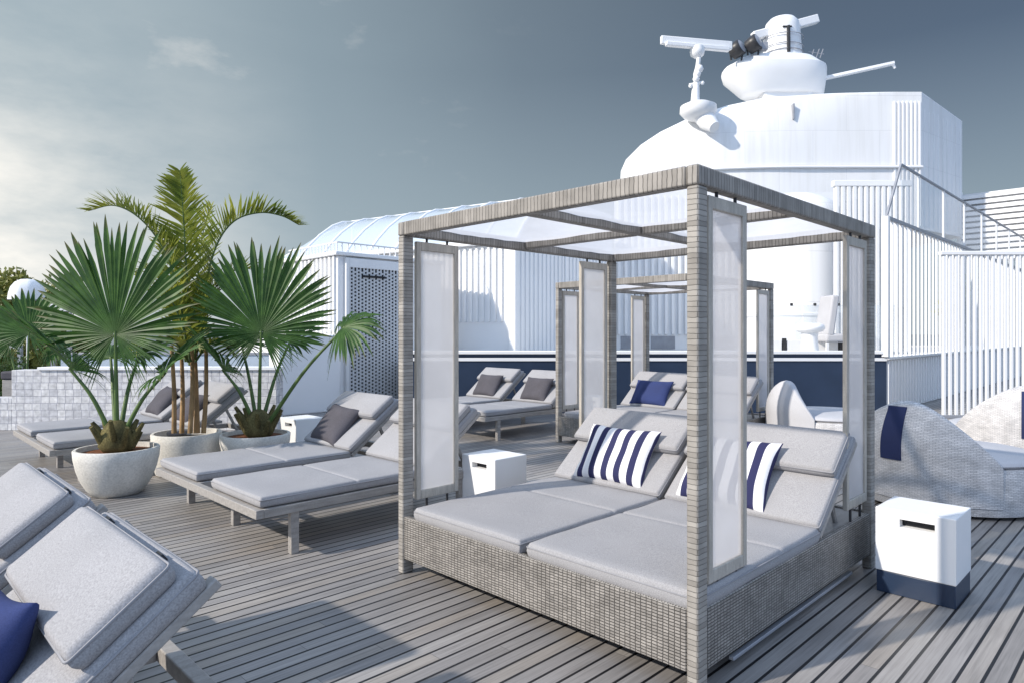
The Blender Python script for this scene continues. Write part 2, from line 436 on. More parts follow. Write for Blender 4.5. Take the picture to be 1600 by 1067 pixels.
def pillow(name, w, h, T, mat, mw, label, cat, group=None, seed=0):
    N = 22; mb = MB()
    for side in (1, -1):
        for i in range(N + 1):
            for j in range(N + 1):
                u = math.sin((i / N * 2 - 1) * PI / 2); v = math.sin((j / N * 2 - 1) * PI / 2)
                x = w / 2 * u * (1 - .09 * (1 - v * v) * abs(u) ** 1.5); y = h / 2 * v * (1 - .09 * (1 - u * u) * abs(v) ** 1.5)
                z = T / 2 * ((1 - u ** 4) ** .55) * ((1 - v ** 4) ** .55)
                z *= 1 + .14 * noise.noise(Vector((u * 1.7 + seed, v * 1.7, seed)))
                z += .006 * math.sin(9 * u * v + seed * 2) * (abs(u * v)) * (1 if abs(u) < .999 and abs(v) < .999 else 0)
                mb.v.append((x, y, side * z))
    o = (N + 1) ** 2
    for i in range(N):
        for j in range(N):
            a, b, c, d = i * (N + 1) + j, (i + 1) * (N + 1) + j, (i + 1) * (N + 1) + j + 1, i * (N + 1) + j + 1
            u0, u1, v0, v1 = i / N, (i + 1) / N, j / N, (j + 1) / N
            f = lambda q: .5 + .5 * math.sin((q * 2 - 1) * PI / 2)
            uvs = ((f(u0), f(v0)), (f(u1), f(v0)), (f(u1), f(v1)), (f(u0), f(v1)))
            mb.f.append((a, b, c, d)); mb.uv.append(uvs)
            mb.f.append((o + a, o + d, o + c, o + b)); mb.uv.append((uvs[0], uvs[3], uvs[2], uvs[1]))
    ob = mb.build(name, mat, None, smooth=180, weld=False)
    bm = bmesh.new(); bm.from_mesh(ob.data); bmesh.ops.remove_doubles(bm, verts=bm.verts, dist=1e-5); bm.to_mesh(ob.data); bm.free()
    ob.matrix_world = mw
    return tag(ob, label, cat, group)
def axes(origin, x, y, z):
    m = Matrix.Identity(4)
    for i, c in enumerate((x, y, z)):
        for k in range(3): m[k][i] = c[k]
    for k in range(3): m[k][3] = origin[k]
    return m

# ------------------------------------------------------------------ setting
mb = MB(); mb.quad((-12, -12, 0), (40, -12, 0), (40, 16.4, 0), (-12, 16.4, 0))
tag(mb.build('deck', M['deck'], smooth=0), kind='structure')
mb = MB(); mb.quad((-4000, -4000, -9), (4000, -4000, -9), (4000, 4000, -9), (-4000, 4000, -9))
tag(mb.build('sea', M['sea'], smooth=0), kind='structure')

# ------------------------------------------------------------------ loungers
BA = R(37.5)                                   # backrest angle
EB = Vector((math.cos(BA), 0, math.sin(BA)))
NB = Vector((-math.sin(BA), 0, math.cos(BA)))
HX = 1.40                                    # hinge
LOUNGE_LANES = ((.0, .86), (1.12, 1.98))
def backs(root, hx, hz, lanes, along=.70, head=.30):
    for i, (y0, y1) in enumerate(lanes):
        ym = (y0 + y1) / 2; wd = y1 - y0
        h = Vector((hx, ym, hz))
        f = MB(); c = h - NB * .012
        for s in (-1, 1):
            f.bar(c + Vector((0, s * (wd / 2 - .03), 0)), c + EB * (along + .02) + Vector((0, s * (wd / 2 - .03), 0)), .045, .03, up=tuple(NB))
        for k in range(6):
            q = c + EB * (.06 + k * (along - .06) / 5.2)
            f.bar(q - Vector((0, wd / 2 - .05, 0)), q + Vector((0, wd / 2 - .05, 0)), .055, .016, up=tuple(NB))
        # prop behind the backrest
        f.bar(h + EB * .42 - NB * .03 + Vector((0, -wd / 2 + .1, 0)), Vector((hx + .52, ym - wd / 2 + .1, hz - .10)), .02, .03)
        f.bar(h + EB * .42 - NB * .03 + Vector((0, wd / 2 - .1, 0)), Vector((hx + .52, ym + wd / 2 - .1, hz - .10)), .02, .03)
        f.build('backrest_frame', M['frame'], root, bevel=.004)
        o = h + EB * (along / 2 + .005) + NB * .038
        cushion('back_cushion', along, wd, .075, M['fabric'], root, axes(o, EB, (0, 1, 0), NB), seed=3 + i)
        o = h + EB * (along - head / 2 - .03) + NB * .110
        hr = cushion('headrest', head, wd - .01, .075, M['fabric'], root, axes(o, EB, (0, 1, 0), NB), seed=9 + i, crown=.30, r=.024)
        for s in (-1, 1):
            st = MB(); yy = s * (wd * .30)
            st.box(head / 2 - .012, yy - .022, -.030, head / 2 + .012, yy + .022, -.006)
            st.build('strap_buckle', M['black_metal'], hr, bevel=.002)
def make_lounger():
    root = thing('sun_lounger', 'grey double sun lounger standing behind the wicker canopy bed, one charcoal pillow on it', 'sun lounger', group='double sun loungers on the deck')
    f = MB(); T = .345; B = .285
    L = 2.12
    f.box(0, 0, B, .055, 1.98, T)
    for y0 in (0, .81, 1.12, 1.93): f.box(.055, y0, B, L - .055, y0 + .05, T)
    for y0, y1 in LOUNGE_LANES: f.box(L - .055, y0, B, L, y1, T)
    f.box(.30, .05, B + .004, .36, 1.93, B + .04); f.box(1.76, .05, B + .004, 1.82, 1.93, B + .04)
    f.build('frame', M['frame'], root, bevel=.005)
    s = MB()
    for y0, y1 in LOUNGE_LANES:
        for k in range(14):
            x = .07 + k * .095
            s.box(x, y0 + .052, T - .022, x + .07, y1 - .052, T - .006)
    s.build('slat_base', M['frame'], root)
    for x in (.25, 1.74):
        for y in (.012, .965, 1.915):
            MB().box(x, y, 0, x + .058, y + .05, B + .002).build('leg', M['frame'], root, bevel=.004)
    for i, (y0, y1) in enumerate(LOUNGE_LANES):
        cushion('seat_cushion', HX - .03, y1 - y0 - .015, .075, M['fabric'], root,
                Matrix.Translation((.03 + (HX - .03) / 2, (y0 + y1) / 2, .386)), crease=(.05,), seed=i * 5 + 1)
    backs(root, HX, .385, LOUNGE_LANES)
    return root
LG = make_lounger()
lounger_spots = [
    ((1.895, 4.245), None),
    ((1.43, 7.85), 'grey double sun lounger behind the three potted palms, furthest left on the deck'),
    ((-1.245, 1.865), 'nearest grey double sun lounger, cut by the photo edge, with a bright navy pillow'),
    ((6.20, 6.72), 'far grey double sun lounger in front of the navy bulwark, two charcoal pillows on it'),
]
loungers = []
for i, ((x, y), lab) in enumerate(lounger_spots):
    o = LG if i == 0 else copy_tree(LG)
    o.location = (x, y, 0)
    if lab: o['label'] = lab
    loungers.append(o)

def lean(x, y, z, ang, roll=0, yaw=0):
    e = Vector((math.cos(ang), 0, math.sin(ang))); n = Vector((-math.sin(ang), 0, math.cos(ang)))
    m = axes((0, 0, 0), (0, -1, 0), e, n)
    return Matrix.Translation((x, y, z)) @ Matrix.Rotation(yaw, 4, 'Z') @ m @ Matrix.Rotation(roll, 4, 'Z')
def pillow_on(lx, ly, lane, mat, label, group, w=.50, h=.42, dy=0, ang=58, roll=0, yaw=0, T=.15, seed=0, up=.0, hx=HX, hz=.44):
    y = ly + sum(lane) / 2 + dy
    c = Vector((lx + hx + .03, y, hz)) + Vector((math.cos(R(ang)), 0, math.sin(R(ang)))) * (h / 2 + up)
    c += Vector((-1, 0, 0)) * (.05)
    return pillow('throw_pillow', w, h, T, mat, lean(c.x, c.y, c.z, R(ang), roll, yaw), label, 'pillow', group, seed)
CP = 'charcoal pillows on the sun loungers'
pillow_on(1.895, 4.245, LOUNGE_LANES[1], M['char_fabric'], 'charcoal pillow on the lounger between the potted palms and the canopy bed', CP, dy=.07, roll=R(-4), seed=1, w=.52, h=.43, ang=50)
pillow_on(1.43, 7.85, LOUNGE_LANES[1], M['char_fabric'], 'charcoal pillow behind the left fan palm, on the far mattress of its lounger', CP, seed=2, w=.55, h=.45, ang=50)
pillow_on(1.43, 7.85, LOUNGE_LANES[0], M['char_fabric'], 'charcoal pillow half hidden behind the brown canes of the areca palm', CP, seed=3, dy=.1, ang=50)
pillow_on(6.20, 6.72, LOUNGE_LANES[1], M['char_fabric'], 'left charcoal pillow on the far lounger before the navy bulwark', CP, seed=4, w=.55)
pillow_on(6.20, 6.72, LOUNGE_LANES[0], M['char_fabric'], 'right charcoal pillow on the far lounger, beside the rear canopy bed', CP, seed=5, w=.55)
pillow_on(-1.245, 1.865, LOUNGE_LANES[0], M['navy_fabric'], 'bright navy blue pillow on the nearest lounger at the lower left', None, seed=6, w=.48, h=.46, dy=.02, ang=58, roll=R(8), up=-.07)

# ------------------------------------------------------------------ canopy bed
BX, BY = 2.462, 1.39
BL, BW = 2.232, 2.085
BED_LANES = ((.004, .985), (1.02, 1.94))
def make_bed():
    root = thing('canopy_daybed', 'large beige wicker canopy daybed in the foreground with striped pillows', 'canopy bed', (BX, BY, 0), group='wicker canopy daybeds')
    PX, PY, H, BH = .082, .055, 2.19, .085
    for x in (0, BL - PX):
        for y in (0, BW - PY):
            MB().box(x, y, 0, x + PX, y + PY, H - BH).build('post', M['wrap_post'], root, bevel=.010)
    zb, zt = H - BH, H
    for y in (0, BW - PY): MB().box(-.002, y - .002, zb, BL + .002, y + PY + .002, zt).build('top_beam', M['wrap_beam'], root, bevel=.010)
    for x in (0, BL - .06): MB().box(x - .002, PY + .003, zb, x + .06, BW - PY - .003, zt).build('top_beam', M['wrap_beam'], root, bevel=.008, uvmode='beamY')
    ym, xm = BW / 2, BL / 2
    MB().box(.061, ym - .03, zb + .012, BL - .063, ym + .03, zt - .008).build('roof_bar', M['wrap_beam'], root, bevel=.008)
    for y0, y1 in ((PY + .003, ym - .031), (ym + .031, BW - PY - .003)):
        MB().box(xm - .03, y0, zb + .012, xm + .03, y1, zt - .008).build('roof_bar', M['wrap_beam'], root, bevel=.008, uvmode='beamY')
    for x0, x1 in ((.06, xm - .03), (xm + .03, BL - .062)):          # sagging roof cloths
        for y0, y1 in ((PY + .004, ym - .031), (ym + .031, BW - PY - .004)):
            mb = MB(); N = 10
            g = [[(x0 + (x1 - x0) * i / N, y0 + (y1 - y0) * j / N, zb + .055 - .05 * (1 - (2 * i / N - 1) ** 2) * (1 - (2 * j / N - 1) ** 2) + .004 * math.sin(i * 1.7 + j)) for j in range(N + 1)] for i in range(N + 1)]
            for i in range(N):
                for j in range(N): mb.quad(g[i][j], g[i + 1][j], g[i + 1][j + 1], g[i][j + 1])
            mb.build('roof_cloth', M['roof_cloth'], root, smooth=180, weld=True)
    b0, b1 = .095, .358
    fr = .045
    for x0, x1, uvm in ((.004, fr, 0), (BL - fr, BL - .004, 0)):
        MB().box(x0, PY + .001, b0, x1, BW - PY - .001, b1).build('base_panel', M['weave'], root, bevel=.008)
    for y0, y1 in ((.004, fr), (BW - fr, BW - .004)):
        MB().box(PX + .001, y0, b0, BL - PX - .001, y1, b1).build('base_panel', M['weave'], root, bevel=.008)
    MB().box(fr + .001, fr + .001, .27, BL - fr - .001, BW - fr - .001, .345).build('platform', M['frame'], root)
    for y in (.012, BW - .04): MB().box(PX + .25, y, .045, BL - PX - .3, y + .025, .062).build('lower_rail', M['grey_metal'], root, bevel=.003)
    # hinged sheer side screens
    for yi in (.028, BW - .028):
        for x0, x1 in ((.115, .465), (BL - .465, BL - .115)):
            z0, z1 = .44, H - BH - .025
            t = .014; w = .036
            f = MB()
            f.box(x0, yi - t, z0, x0 + w, yi + t, z1); f.box(x1 - w, yi - t, z0, x1, yi + t, z1)
            f.box(x0 + w, yi - t, z0, x1 - w, yi + t, z0 + .055); f.box(x0 + w, yi - t, z1 - .055, x1 - w, yi + t, z1)
            s = f.build('side_screen', M['screen_frame'], root, bevel=.004)
            MB().box(x0 + w - .004, yi - .003, z0 + .05, x1 - w + .004, yi + .003, z1 - .05).build('sheer_panel', M['sheer'], s)
            for x in (x0 + .09, x1 - .09):
                MB().tube(((x, yi, z0 + .004), (x, yi, .352)), .008, 8).build('pivot_pin', M['black_metal'], s)
                MB().tube(((x, yi, z1 - .004), (x, yi, H - BH + .01)), .008, 8).build('pivot_pin', M['black_metal'], s)
    hx = 1.335
    for i, (y0, y1) in enumerate(BED_LANES):
        cushion('seat_cushion', hx - .01, y1 - y0, .085, M['fabric'], root, Matrix.Translation((.006 + (hx - .01) / 2, (y0 + y1) / 2, .388)), crease=(.16,), seed=i * 4 + 2)
    backs(root, hx, .385, BED_LANES, along=.72, head=.34)
    return root
bed = make_bed()
bed2 = copy_tree(bed)
bed2.location = (6.94, 4.01, 0)
bed2['label'] = 'rear wicker canopy daybed seen through the first one, with a plain navy pillow'
SG = 'striped pillows on the canopy bed'
pillow_on(BX, BY, BED_LANES[1], M['stripe'], 'navy and white striped pillow on the far mattress of the canopy bed', SG, w=.60, h=.44, hx=1.335, hz=.45, seed=7, ang=56, dy=-.02)
pillow_on(BX, BY, BED_LANES[0], M['stripe'], 'navy and white striped pillow partly behind the near wicker post and sheer screen', SG, w=.60, h=.46, hx=1.335, hz=.45, seed=8, ang=56, dy=.12)
pillow_on(6.94, 4.01, BED_LANES[1], M['navy_fabric'], 'plain navy pillow on the rear canopy bed', None, w=.62, h=.42, hx=1.335, hz=.45, seed=9, ang=56)

# ------------------------------------------------------------------ side tables
def make_table():
    root = thing('side_table', 'white cube side table with a navy base right of the canopy bed', 'side table', group='white cube side tables')
    X, Y, H, B = .36, .40, .49, .125
    m = MB()
    s0, s1, q0, q1 = .10, .275, H - .095, H - .05       # hand slot in the front and back faces
    dp = .06
    for x, sgn in ((0, 1), (X, -1)):
        def fq(y0, z0, y1, z1):
            p = [(x, y0, z0), (x, y0, z1), (x, y1, z1), (x, y1, z0)]
            m.quad(*(p if sgn > 0 else p[::-1]))
        fq(0, B, Y, q0); fq(0, q1, Y, H); fq(0, q0, s0, q1); fq(s1, q0, Y, q1)
        xi = x + sgn * dp
        m.quad((x, s0, q0), (x, s1, q0), (xi, s1, q0), (xi, s0, q0)); m.quad((x, s0, q1), (x, s1, q1), (xi, s1, q1), (xi, s0, q1))
        m.quad((x, s0, q0), (x, s0, q1), (xi, s0, q1), (xi, s0, q0)); m.quad((x, s1, q0), (x, s1, q1), (xi, s1, q1), (xi, s1, q0))
    m.quad((0, 0, H), (X, 0, H), (X, Y, H), (0, Y, H)); m.quad((0, 0, B), (0, Y, B), (X, Y, B), (X, 0, B))
    m.quad((0, 0, B), (X, 0, B), (X, 0, H), (0, 0, H)); m.quad((0, Y, B), (0, Y, H), (X, Y, H), (X, Y, B))
    m.build('table_body', M['white'], root, smooth=0, weld=True, bevel=.006)
    k = MB()
    for x in (dp - .004, X - dp + .001): k.box(x, s0 + .001, q0 + .001, x + .003, s1 - .001, q1 - .001)
    k.build('hand_slot', M['dark'], root)
    MB().box(.003, .003, 0, X - .003, Y - .003, B - .001).build('table_base', M['navy'], root, bevel=.004)
    return root
TB = make_table(); TB.location = (4.262, .86, 0)
for loc, lab in (((3.67, 3.86, 0), 'white cube side table behind the canopy bed, left of its striped pillows'),
                 ((3.72, 7.27, 0), 'small looking white cube side table beside the palm lounger'),
                 ((8.35, 6.40, 0), 'far white cube side table left of the rear canopy bed')):
    c = copy_tree(TB); c.location = loc; c['label'] = lab

# ------------------------------------------------------------------ round wicker daybeds
def round_daybed(cx, d, beta, half, label, strip=None, peak=.90, shell='white_weave'):
    root = thing('round_daybed', label, 'round daybed', W(cx, d), -PI / 4, 'round pale wicker daybeds')
    RR = .75
    MB().lathe([(RR - .05, .02), (RR - .015, .03), (RR, .08), (RR + .008, .22), (RR, .36), (RR - .012, .40), (RR - .06, .41)], seg=72).build('base', M['white_weave'], root, smooth=50)
    MB().lathe([(.02, .400), (RR - .10, .405), (RR - .045, .412), (RR - .025, .43), (RR - .035, .452), (RR - .09, .468), (.3, .476), (.0001, .478)], seg=72, cap=False).build('seat_cushion', M['pale_fabric'], root, smooth=60)
    mb = MB(); N = 60; prof = []
    th = .14
    for i in range(N + 1):
        a = -half + 2 * half * i / N
        q = .5 + .5 * math.cos(PI * a / half)
        hgt = .42 + (peak - .42) * (q ** .45)
        ang = beta + a; ring = []
        t = th * (.35 + .65 * q)
        ro = RR + .012
        lean_ = .05 * q
        sec = [(ro, .10), (ro + .004, .25), (ro + lean_ * .3, .40)]
        for k in range(7):
            f = k / 6; zz = .40 + (hgt - .40) * f
            bow = .02 * math.sin(f * PI) * q
            sec.append((ro + lean_ * .3 - .10 * q * f * f + bow, zz + .001))
        rt = ro + lean_ * .3 - .10 * q
        for k in range(1, 6):
            g = PI * k / 6
            sec.append((rt - t / 2 + t / 2 * math.cos(g), hgt + t * .35 * math.sin(g)))
        sec += [(rt - t, hgt - .01), (ro - t * 1.05, (.40 + hgt) / 2), (ro - t * 1.1, .36)]
        ring = [(r * math.cos(ang), r * math.sin(ang), z) for r, z in sec]
        prof.append((ring, ang, sec))
    K = len(prof[0][0])
    for ring, ang, sec in prof: mb.v += ring
    for i in range(N):
        L = 0
        for k in range(K - 1):
            a0, a1 = prof[i][1] * RR, prof[i + 1][1] * RR
            z0, z1 = prof[i][2][k][1], prof[i][2][k + 1][1]
            y0, y1 = prof[i + 1][2][k][1], prof[i + 1][2][k + 1][1]
            mb.f.append((i * K + k, (i + 1) * K + k, (i + 1) * K + k + 1, i * K + k + 1))
            mb.uv.append(((a0, z0), (a1, y0), (a1, y1), (a0, z1)))
    mb.build('backrest', M[shell], root, smooth=60)
    if strip:
        s0, s1, z0, z1 = strip
        m = MB(); n = 10; Z = 10
        def rad(z, a):
            q = .5 + .5 * math.cos(PI * a / half); ro = RR + .012
            hgt = .42 + (peak - .42) * (q ** .45); f = max(0, min(1, (z - .4) / (hgt - .4)))
            return ro + .05 * q * .3 - .10 * q * f * f + .02 * math.sin(f * PI) * q + .012
        def pt(i, j, off):
            a = s0 + (s1 - s0) * i / n; z = z0 + (z1 - z0) * j / Z; r = rad(z, a) + off
            return (r * math.cos(beta + a), r * math.sin(beta + a), z)
        for i in range(n):
            for j in range(Z):
                m.quad(pt(i, j, 0), pt(i + 1, j, 0), pt(i + 1, j + 1, 0), pt(i, j + 1, 0))
        for j in range(Z):
            m.quad(pt(0, j, -.02), pt(0, j, 0), pt(0, j + 1, 0), pt(0, j + 1, -.02)); m.quad(pt(n, j, 0), pt(n, j, -.02), pt(n, j + 1, -.02), pt(n, j + 1, 0))
        for i in range(n):
            m.quad(pt(i, Z, 0), pt(i + 1, Z, 0), pt(i + 1, Z, -.04), pt(i, Z, -.04)); m.quad(pt(i, 0, -.02), pt(i + 1, 0, -.02), pt(i + 1, 0, 0), pt(i, 0, 0))
        m.build('fabric_strip', M['navy_strip'], root, smooth=60, weld=True)
    return root
round_daybed(3.92, 6.06, R(212), R(56), 'pale wicker round daybed behind the nearest white cube table, navy strip on its back', peak=.87, strip=(R(-11), R(2), .43, .872))
round_daybed(4.15, 8.80, R(194), R(40), 'pale round daybed with a cone shaped plain backrest, seen through the canopy bed', peak=.84, shell='pale_fabric')
round_daybed(5.80, 7.60, R(240), R(62), 'sunlit pale wicker round daybed cut by the right photo edge', strip=(R(-8), R(6), .40, .885))

# ------------------------------------------------------------------ pots and palms
def pot(px, d, prof, soilr, soilz, mat, label, soil):
    root = thing('plant_pot', label, 'plant pot', W((px - 800) / F * d, d), 0, 'pale concrete plant pots')
    MB().lathe(prof, seg=56, wob=.008).build('bowl', M['pot'], root, smooth=50)
    mb = MB(); mb.lathe([(soilr, soilz - .03), (soilr, soilz), (soilr * .6, soilz + .012), (.0001, soilz + .018)], seg=40, cap=False, wob=.02)
    mb.build('soil', soil, root, smooth=60)
    return root
BOWL = [(.17, 0), (.205, .005), (.25, .06), (.295, .14), (.33, .24), (.352, .34), (.358, .42), (.35, .43), (.328, .43), (.322, .40), (.30, .33)]
DRUM = [(.26, 0), (.30, .01), (.325, .10), (.34, .22), (.347, .35), (.35, .425), (.343, .435), (.318, .435), (.312, .40), (.30, .33)]
pot(183, 6.27, BOWL, .318, .385, M['pot'], 'round pale concrete bowl of the left fan palm, wholly in view', M['soil'])
pot(292, 7.2, DRUM, .31, .365, M['pot'], 'deep pale concrete pot of the areca palm, between the two other pots', M['dark_soil'])
pot(399, 7.15, BOWL, .318, .39, M['pot'], 'pale concrete bowl of the right fan palm, half hidden behind a lounger', M['soil'])

def fan(mb, hub, up, nrm, RL, nseg=46, spread=R(310), droop=.12, seed=0, side_k=.30, cup=.10):
    rnd = random.Random(seed)
    hub = Vector(hub); up = Vector(up).normalized(); nrm = Vector(nrm); nrm = (nrm - up * nrm.dot(up)).normalized()
    side = up.cross(nrm)
    dt = spread / nseg
    for k in range(nseg):
        th = -spread / 2 + (k + .5) * dt
        L = RL * max(.44, 1 - side_k * (1 - math.cos(th))) * rnd.uniform(.93, 1.05)
        dirv = up * math.cos(th) + side * math.sin(th)
        tang = -up * math.sin(th) + side * math.cos(th)
        bend = rnd.uniform(-.05, .05); jit = rnd.uniform(-.035, .035) + (rnd.uniform(-.22, .05) if rnd.random() < .07 and abs(th) > 1.2 else 0); dr = droop * rnd.uniform(.6, 1.5) * (1 + 2.2 * (abs(th) / (spread / 2)) ** 4)
        split = rnd.uniform(.64, .78) if abs(th) < 1.75 else rnd.uniform(.36, .5)
        ws = split * L * math.tan(dt / 2) * 1.2
        rows = []
        for f in (.02, .16, .32, .48, .58, .68, .78, .88, .95, 1.0):
            r = f * L
            w = r * math.tan(dt / 2) * 1.2 if f <= split else ws * max(0.0, 1 - (f - split) / (1.0 - split)) ** .72
            w = max(w, .0012)
            c = hub + dirv * r + tang * (bend * L * f * f)
            c += nrm * (cup * L * math.sin(f * PI * .5) * (.3 + .7 * (th / (spread / 2)) ** 2)) * (1 if abs(th) < 2 else .5)
            c += Vector((0, 0, -1)) * (L * dr * f ** 3) + nrm * (jit * L * f * f)
            fold = w * .42
            rows.append((c - tang * w + nrm * fold * .5, c - nrm * fold * .5, c + tang * w + nrm * fold * .5))
        FS = (.02, .16, .32, .48, .58, .68, .78, .88, .95, 1.0)
        for a, b, fa, fb in zip(rows, rows[1:], FS, FS[1:]):
            mb.quad(a[0], a[1], b[1], b[0], uv=((0, fa), (.5, fa), (.5, fb), (0, fb))); mb.quad(a[1], a[2], b[2], b[1], uv=((.5, fa), (1, fa), (1, fb), (.5, fb)))
def curve(pts, n=14):
    pts = [Vector(p) for p in pts]
    out = []
    P0 = [pts[0] * 2 - pts[1]] + pts + [pts[-1] * 2 - pts[-2]]
    for i in range(len(pts) - 1):
        a, b, c, d = P0[i:i + 4]
        for k in range(n):
            t = k / n
            out.append(.5 * ((2 * b) + (c - a) * t + (2 * a - 5 * b + 4 * c - d) * t * t + (3 * b - a - 3 * c + d) * t ** 3))
    out.append(pts[-1]); return out
def stub(root, h, z0):
    prof = [(.08, z0 - .02), (.125, z0), (.15, z0 + .05), (.14, z0 + .13), (.12, z0 + .2), (.075, z0 + .26), (.03, z0 + .285)]
    MB().lathe(prof, seg=22, wob=.18).build('trunk', M['trunk'], root, smooth=60)
    b = MB(); rnd = random.Random(h)
    for k in range(10):
        a = k * 2.4; r0 = .12
        p0 = Vector((r0 * math.cos(a), r0 * math.sin(a), z0 + .02 + .014 * k)); dv = Vector((math.cos(a), math.sin(a), 1.6))
        b.tube((p0, p0 + dv * .05, p0 + dv * rnd.uniform(.08, .13)), [.035, .028, .018], 7)
    b.build('leaf_stump', M['trunk'], root, smooth=60)
def fan_palm(px, d, z0, leaves, label, seed):
    base = W((px - 800) / F * d, d)
    root = thing('fan_palm', label, 'palm', base, 0, 'fan palms')
    if z0: stub(root, seed, z0 - .02)
    for i, (hp, hy, dd, up, nrm, RL, kw) in enumerate(leaves):
        hub = P(hp, hy, d + dd) - base
        m = MB(); fan(m, hub, WD(*up), WD(*nrm), RL, seed=seed * 10 + i, **kw)
        lf = m.build('leaf', M['fan'], root, smooth=0)
        u = WD(*up).normalized()
        st = Vector((hub.x * .12, hub.y * .12, max(z0 + .12, .1)))
        mid = st.lerp(hub, .5) + Vector((0, 0, .06))
        cv = curve((st, mid, hub + u * .03), 8)
        n = len(cv)
        MB().tube(cv, [.024 - .013 * k / n for k in range(n)], 8).build('stalk', M['stalk'], lf, smooth=60)
    return root
toC = (0, -1, .15)
fan_palm(183, 6.27, .42, [
    (180, 523, 0, (0.0, .06, 1), (-.12, -1, .2), 1.15, dict(nseg=78, droop=.06, side_k=.36)),
    (112, 578, -.1, (-.75, 0, .62), (.55, .28, .62), .78, dict(spread=R(250), nseg=40, droop=.06, cup=.34)),
    (255, 585, .05, (.75, 0, .62), (-.587, -.36, .667), .66, dict(spread=R(240), nseg=36, droop=.08, cup=.3)),
    (172, 560, .42, (-.3, .8, .5), (.1, -.55, .8), .46, dict(spread=R(240), nseg=36, droop=.22)),
    (214, 556, .38, (.55, .6, .55), (-.4, -.5, .8), .46, dict(spread=R(240), nseg=36, droop=.2)),
], 'large fan palm in the left concrete bowl, one big upright leaf facing front', 1)
fan_palm(404, 7.15, .42, [
    (408, 520, 0, (.03, .06, 1), (.10, -1, .2), 1.10, dict(nseg=78, droop=.06, side_k=.36)),
    (350, 580, -.12, (-.62, 0, .7), (.642, .2, .569), .66, dict(spread=R(240), nseg=36, droop=.08, cup=.3)),
    (535, 512, -.1, (.85, -.1, .28), (-.05, -.62, .76), .50, dict(spread=R(270), nseg=38, droop=.42)),
    (450, 535, .35, (.5, .6, .5), (-.3, -.6, .7), .48, dict(spread=R(250), nseg=36, droop=.2)),
    (378, 540, .4, (-.35, .6, .6), (.2, -.6, .7), .46, dict(spread=R(250), nseg=36, droop=.2)),
], 'fan palm in the right concrete bowl, one leaf drooping toward the perforated screen', 2)
fan_palm(40, 11.5, 0, [
    (45, 522, 0, (.02, .1, 1), (.15, -1, .2), .86, dict(nseg=42, droop=.08)),
    (14, 540, .2, (-.6, 0, .5), (.3, -.8, .4), .5, dict(nseg=36, droop=.2)),
    (78, 540, .3, (.8, .1, .35), (-.2, -.8, .5), .55, dict(nseg=36, droop=.25)),
], 'small distant fan palm at the left photo edge, behind the tiled wall', 3)

def frond(mb, pts, ll, n=44, seed=0, v=.45, grav=.25, start=.12):
    cv = curve(pts, 14); rnd = random.Random(seed); N = len(cv) - 1
    for k in range(n):
        t = start + (1 - start) * k / (n - 1)
        i = min(int(t * N), N - 1); p = cv[i].lerp(cv[i + 1], t * N - i); tg = (cv[i + 1] - cv[i]).normalized()
        up = Vector((0, 0, 1)) - tg * tg.z
        up = up.normalized() if up.length > .15 else (WD(0, -1, .1) - tg * WD(0, -1, .1).dot(tg)).normalized()
        sd = tg.cross(up)
        L = ll * (.55 + .6 * math.sin(PI * min(1, t * .95 + .08))) * rnd.uniform(.85, 1.12)
        if t > .9: L *= .75
        for s in (-1, 1):
            dv = (sd * s * rnd.uniform(.75, .95) + tg * rnd.uniform(.45, 1.05) + up * (v + rnd.uniform(-.3, .3))).normalized()
            w = .0125 * rnd.uniform(.7, 1.25); rows = []
            wd = dv.cross(up).normalized()
            for f, q in ((0, .5), (.25, 1), (.6, .8), (.85, .45), (1, .05)):
                c = p + dv * L * f + Vector((0, 0, -1)) * grav * L * f * f
                rows.append((c - wd * w * q, c + wd * w * q))
            for a, b in zip(rows, rows[1:]): mb.quad(a[0], a[1], b[1], b[0])
    return cv
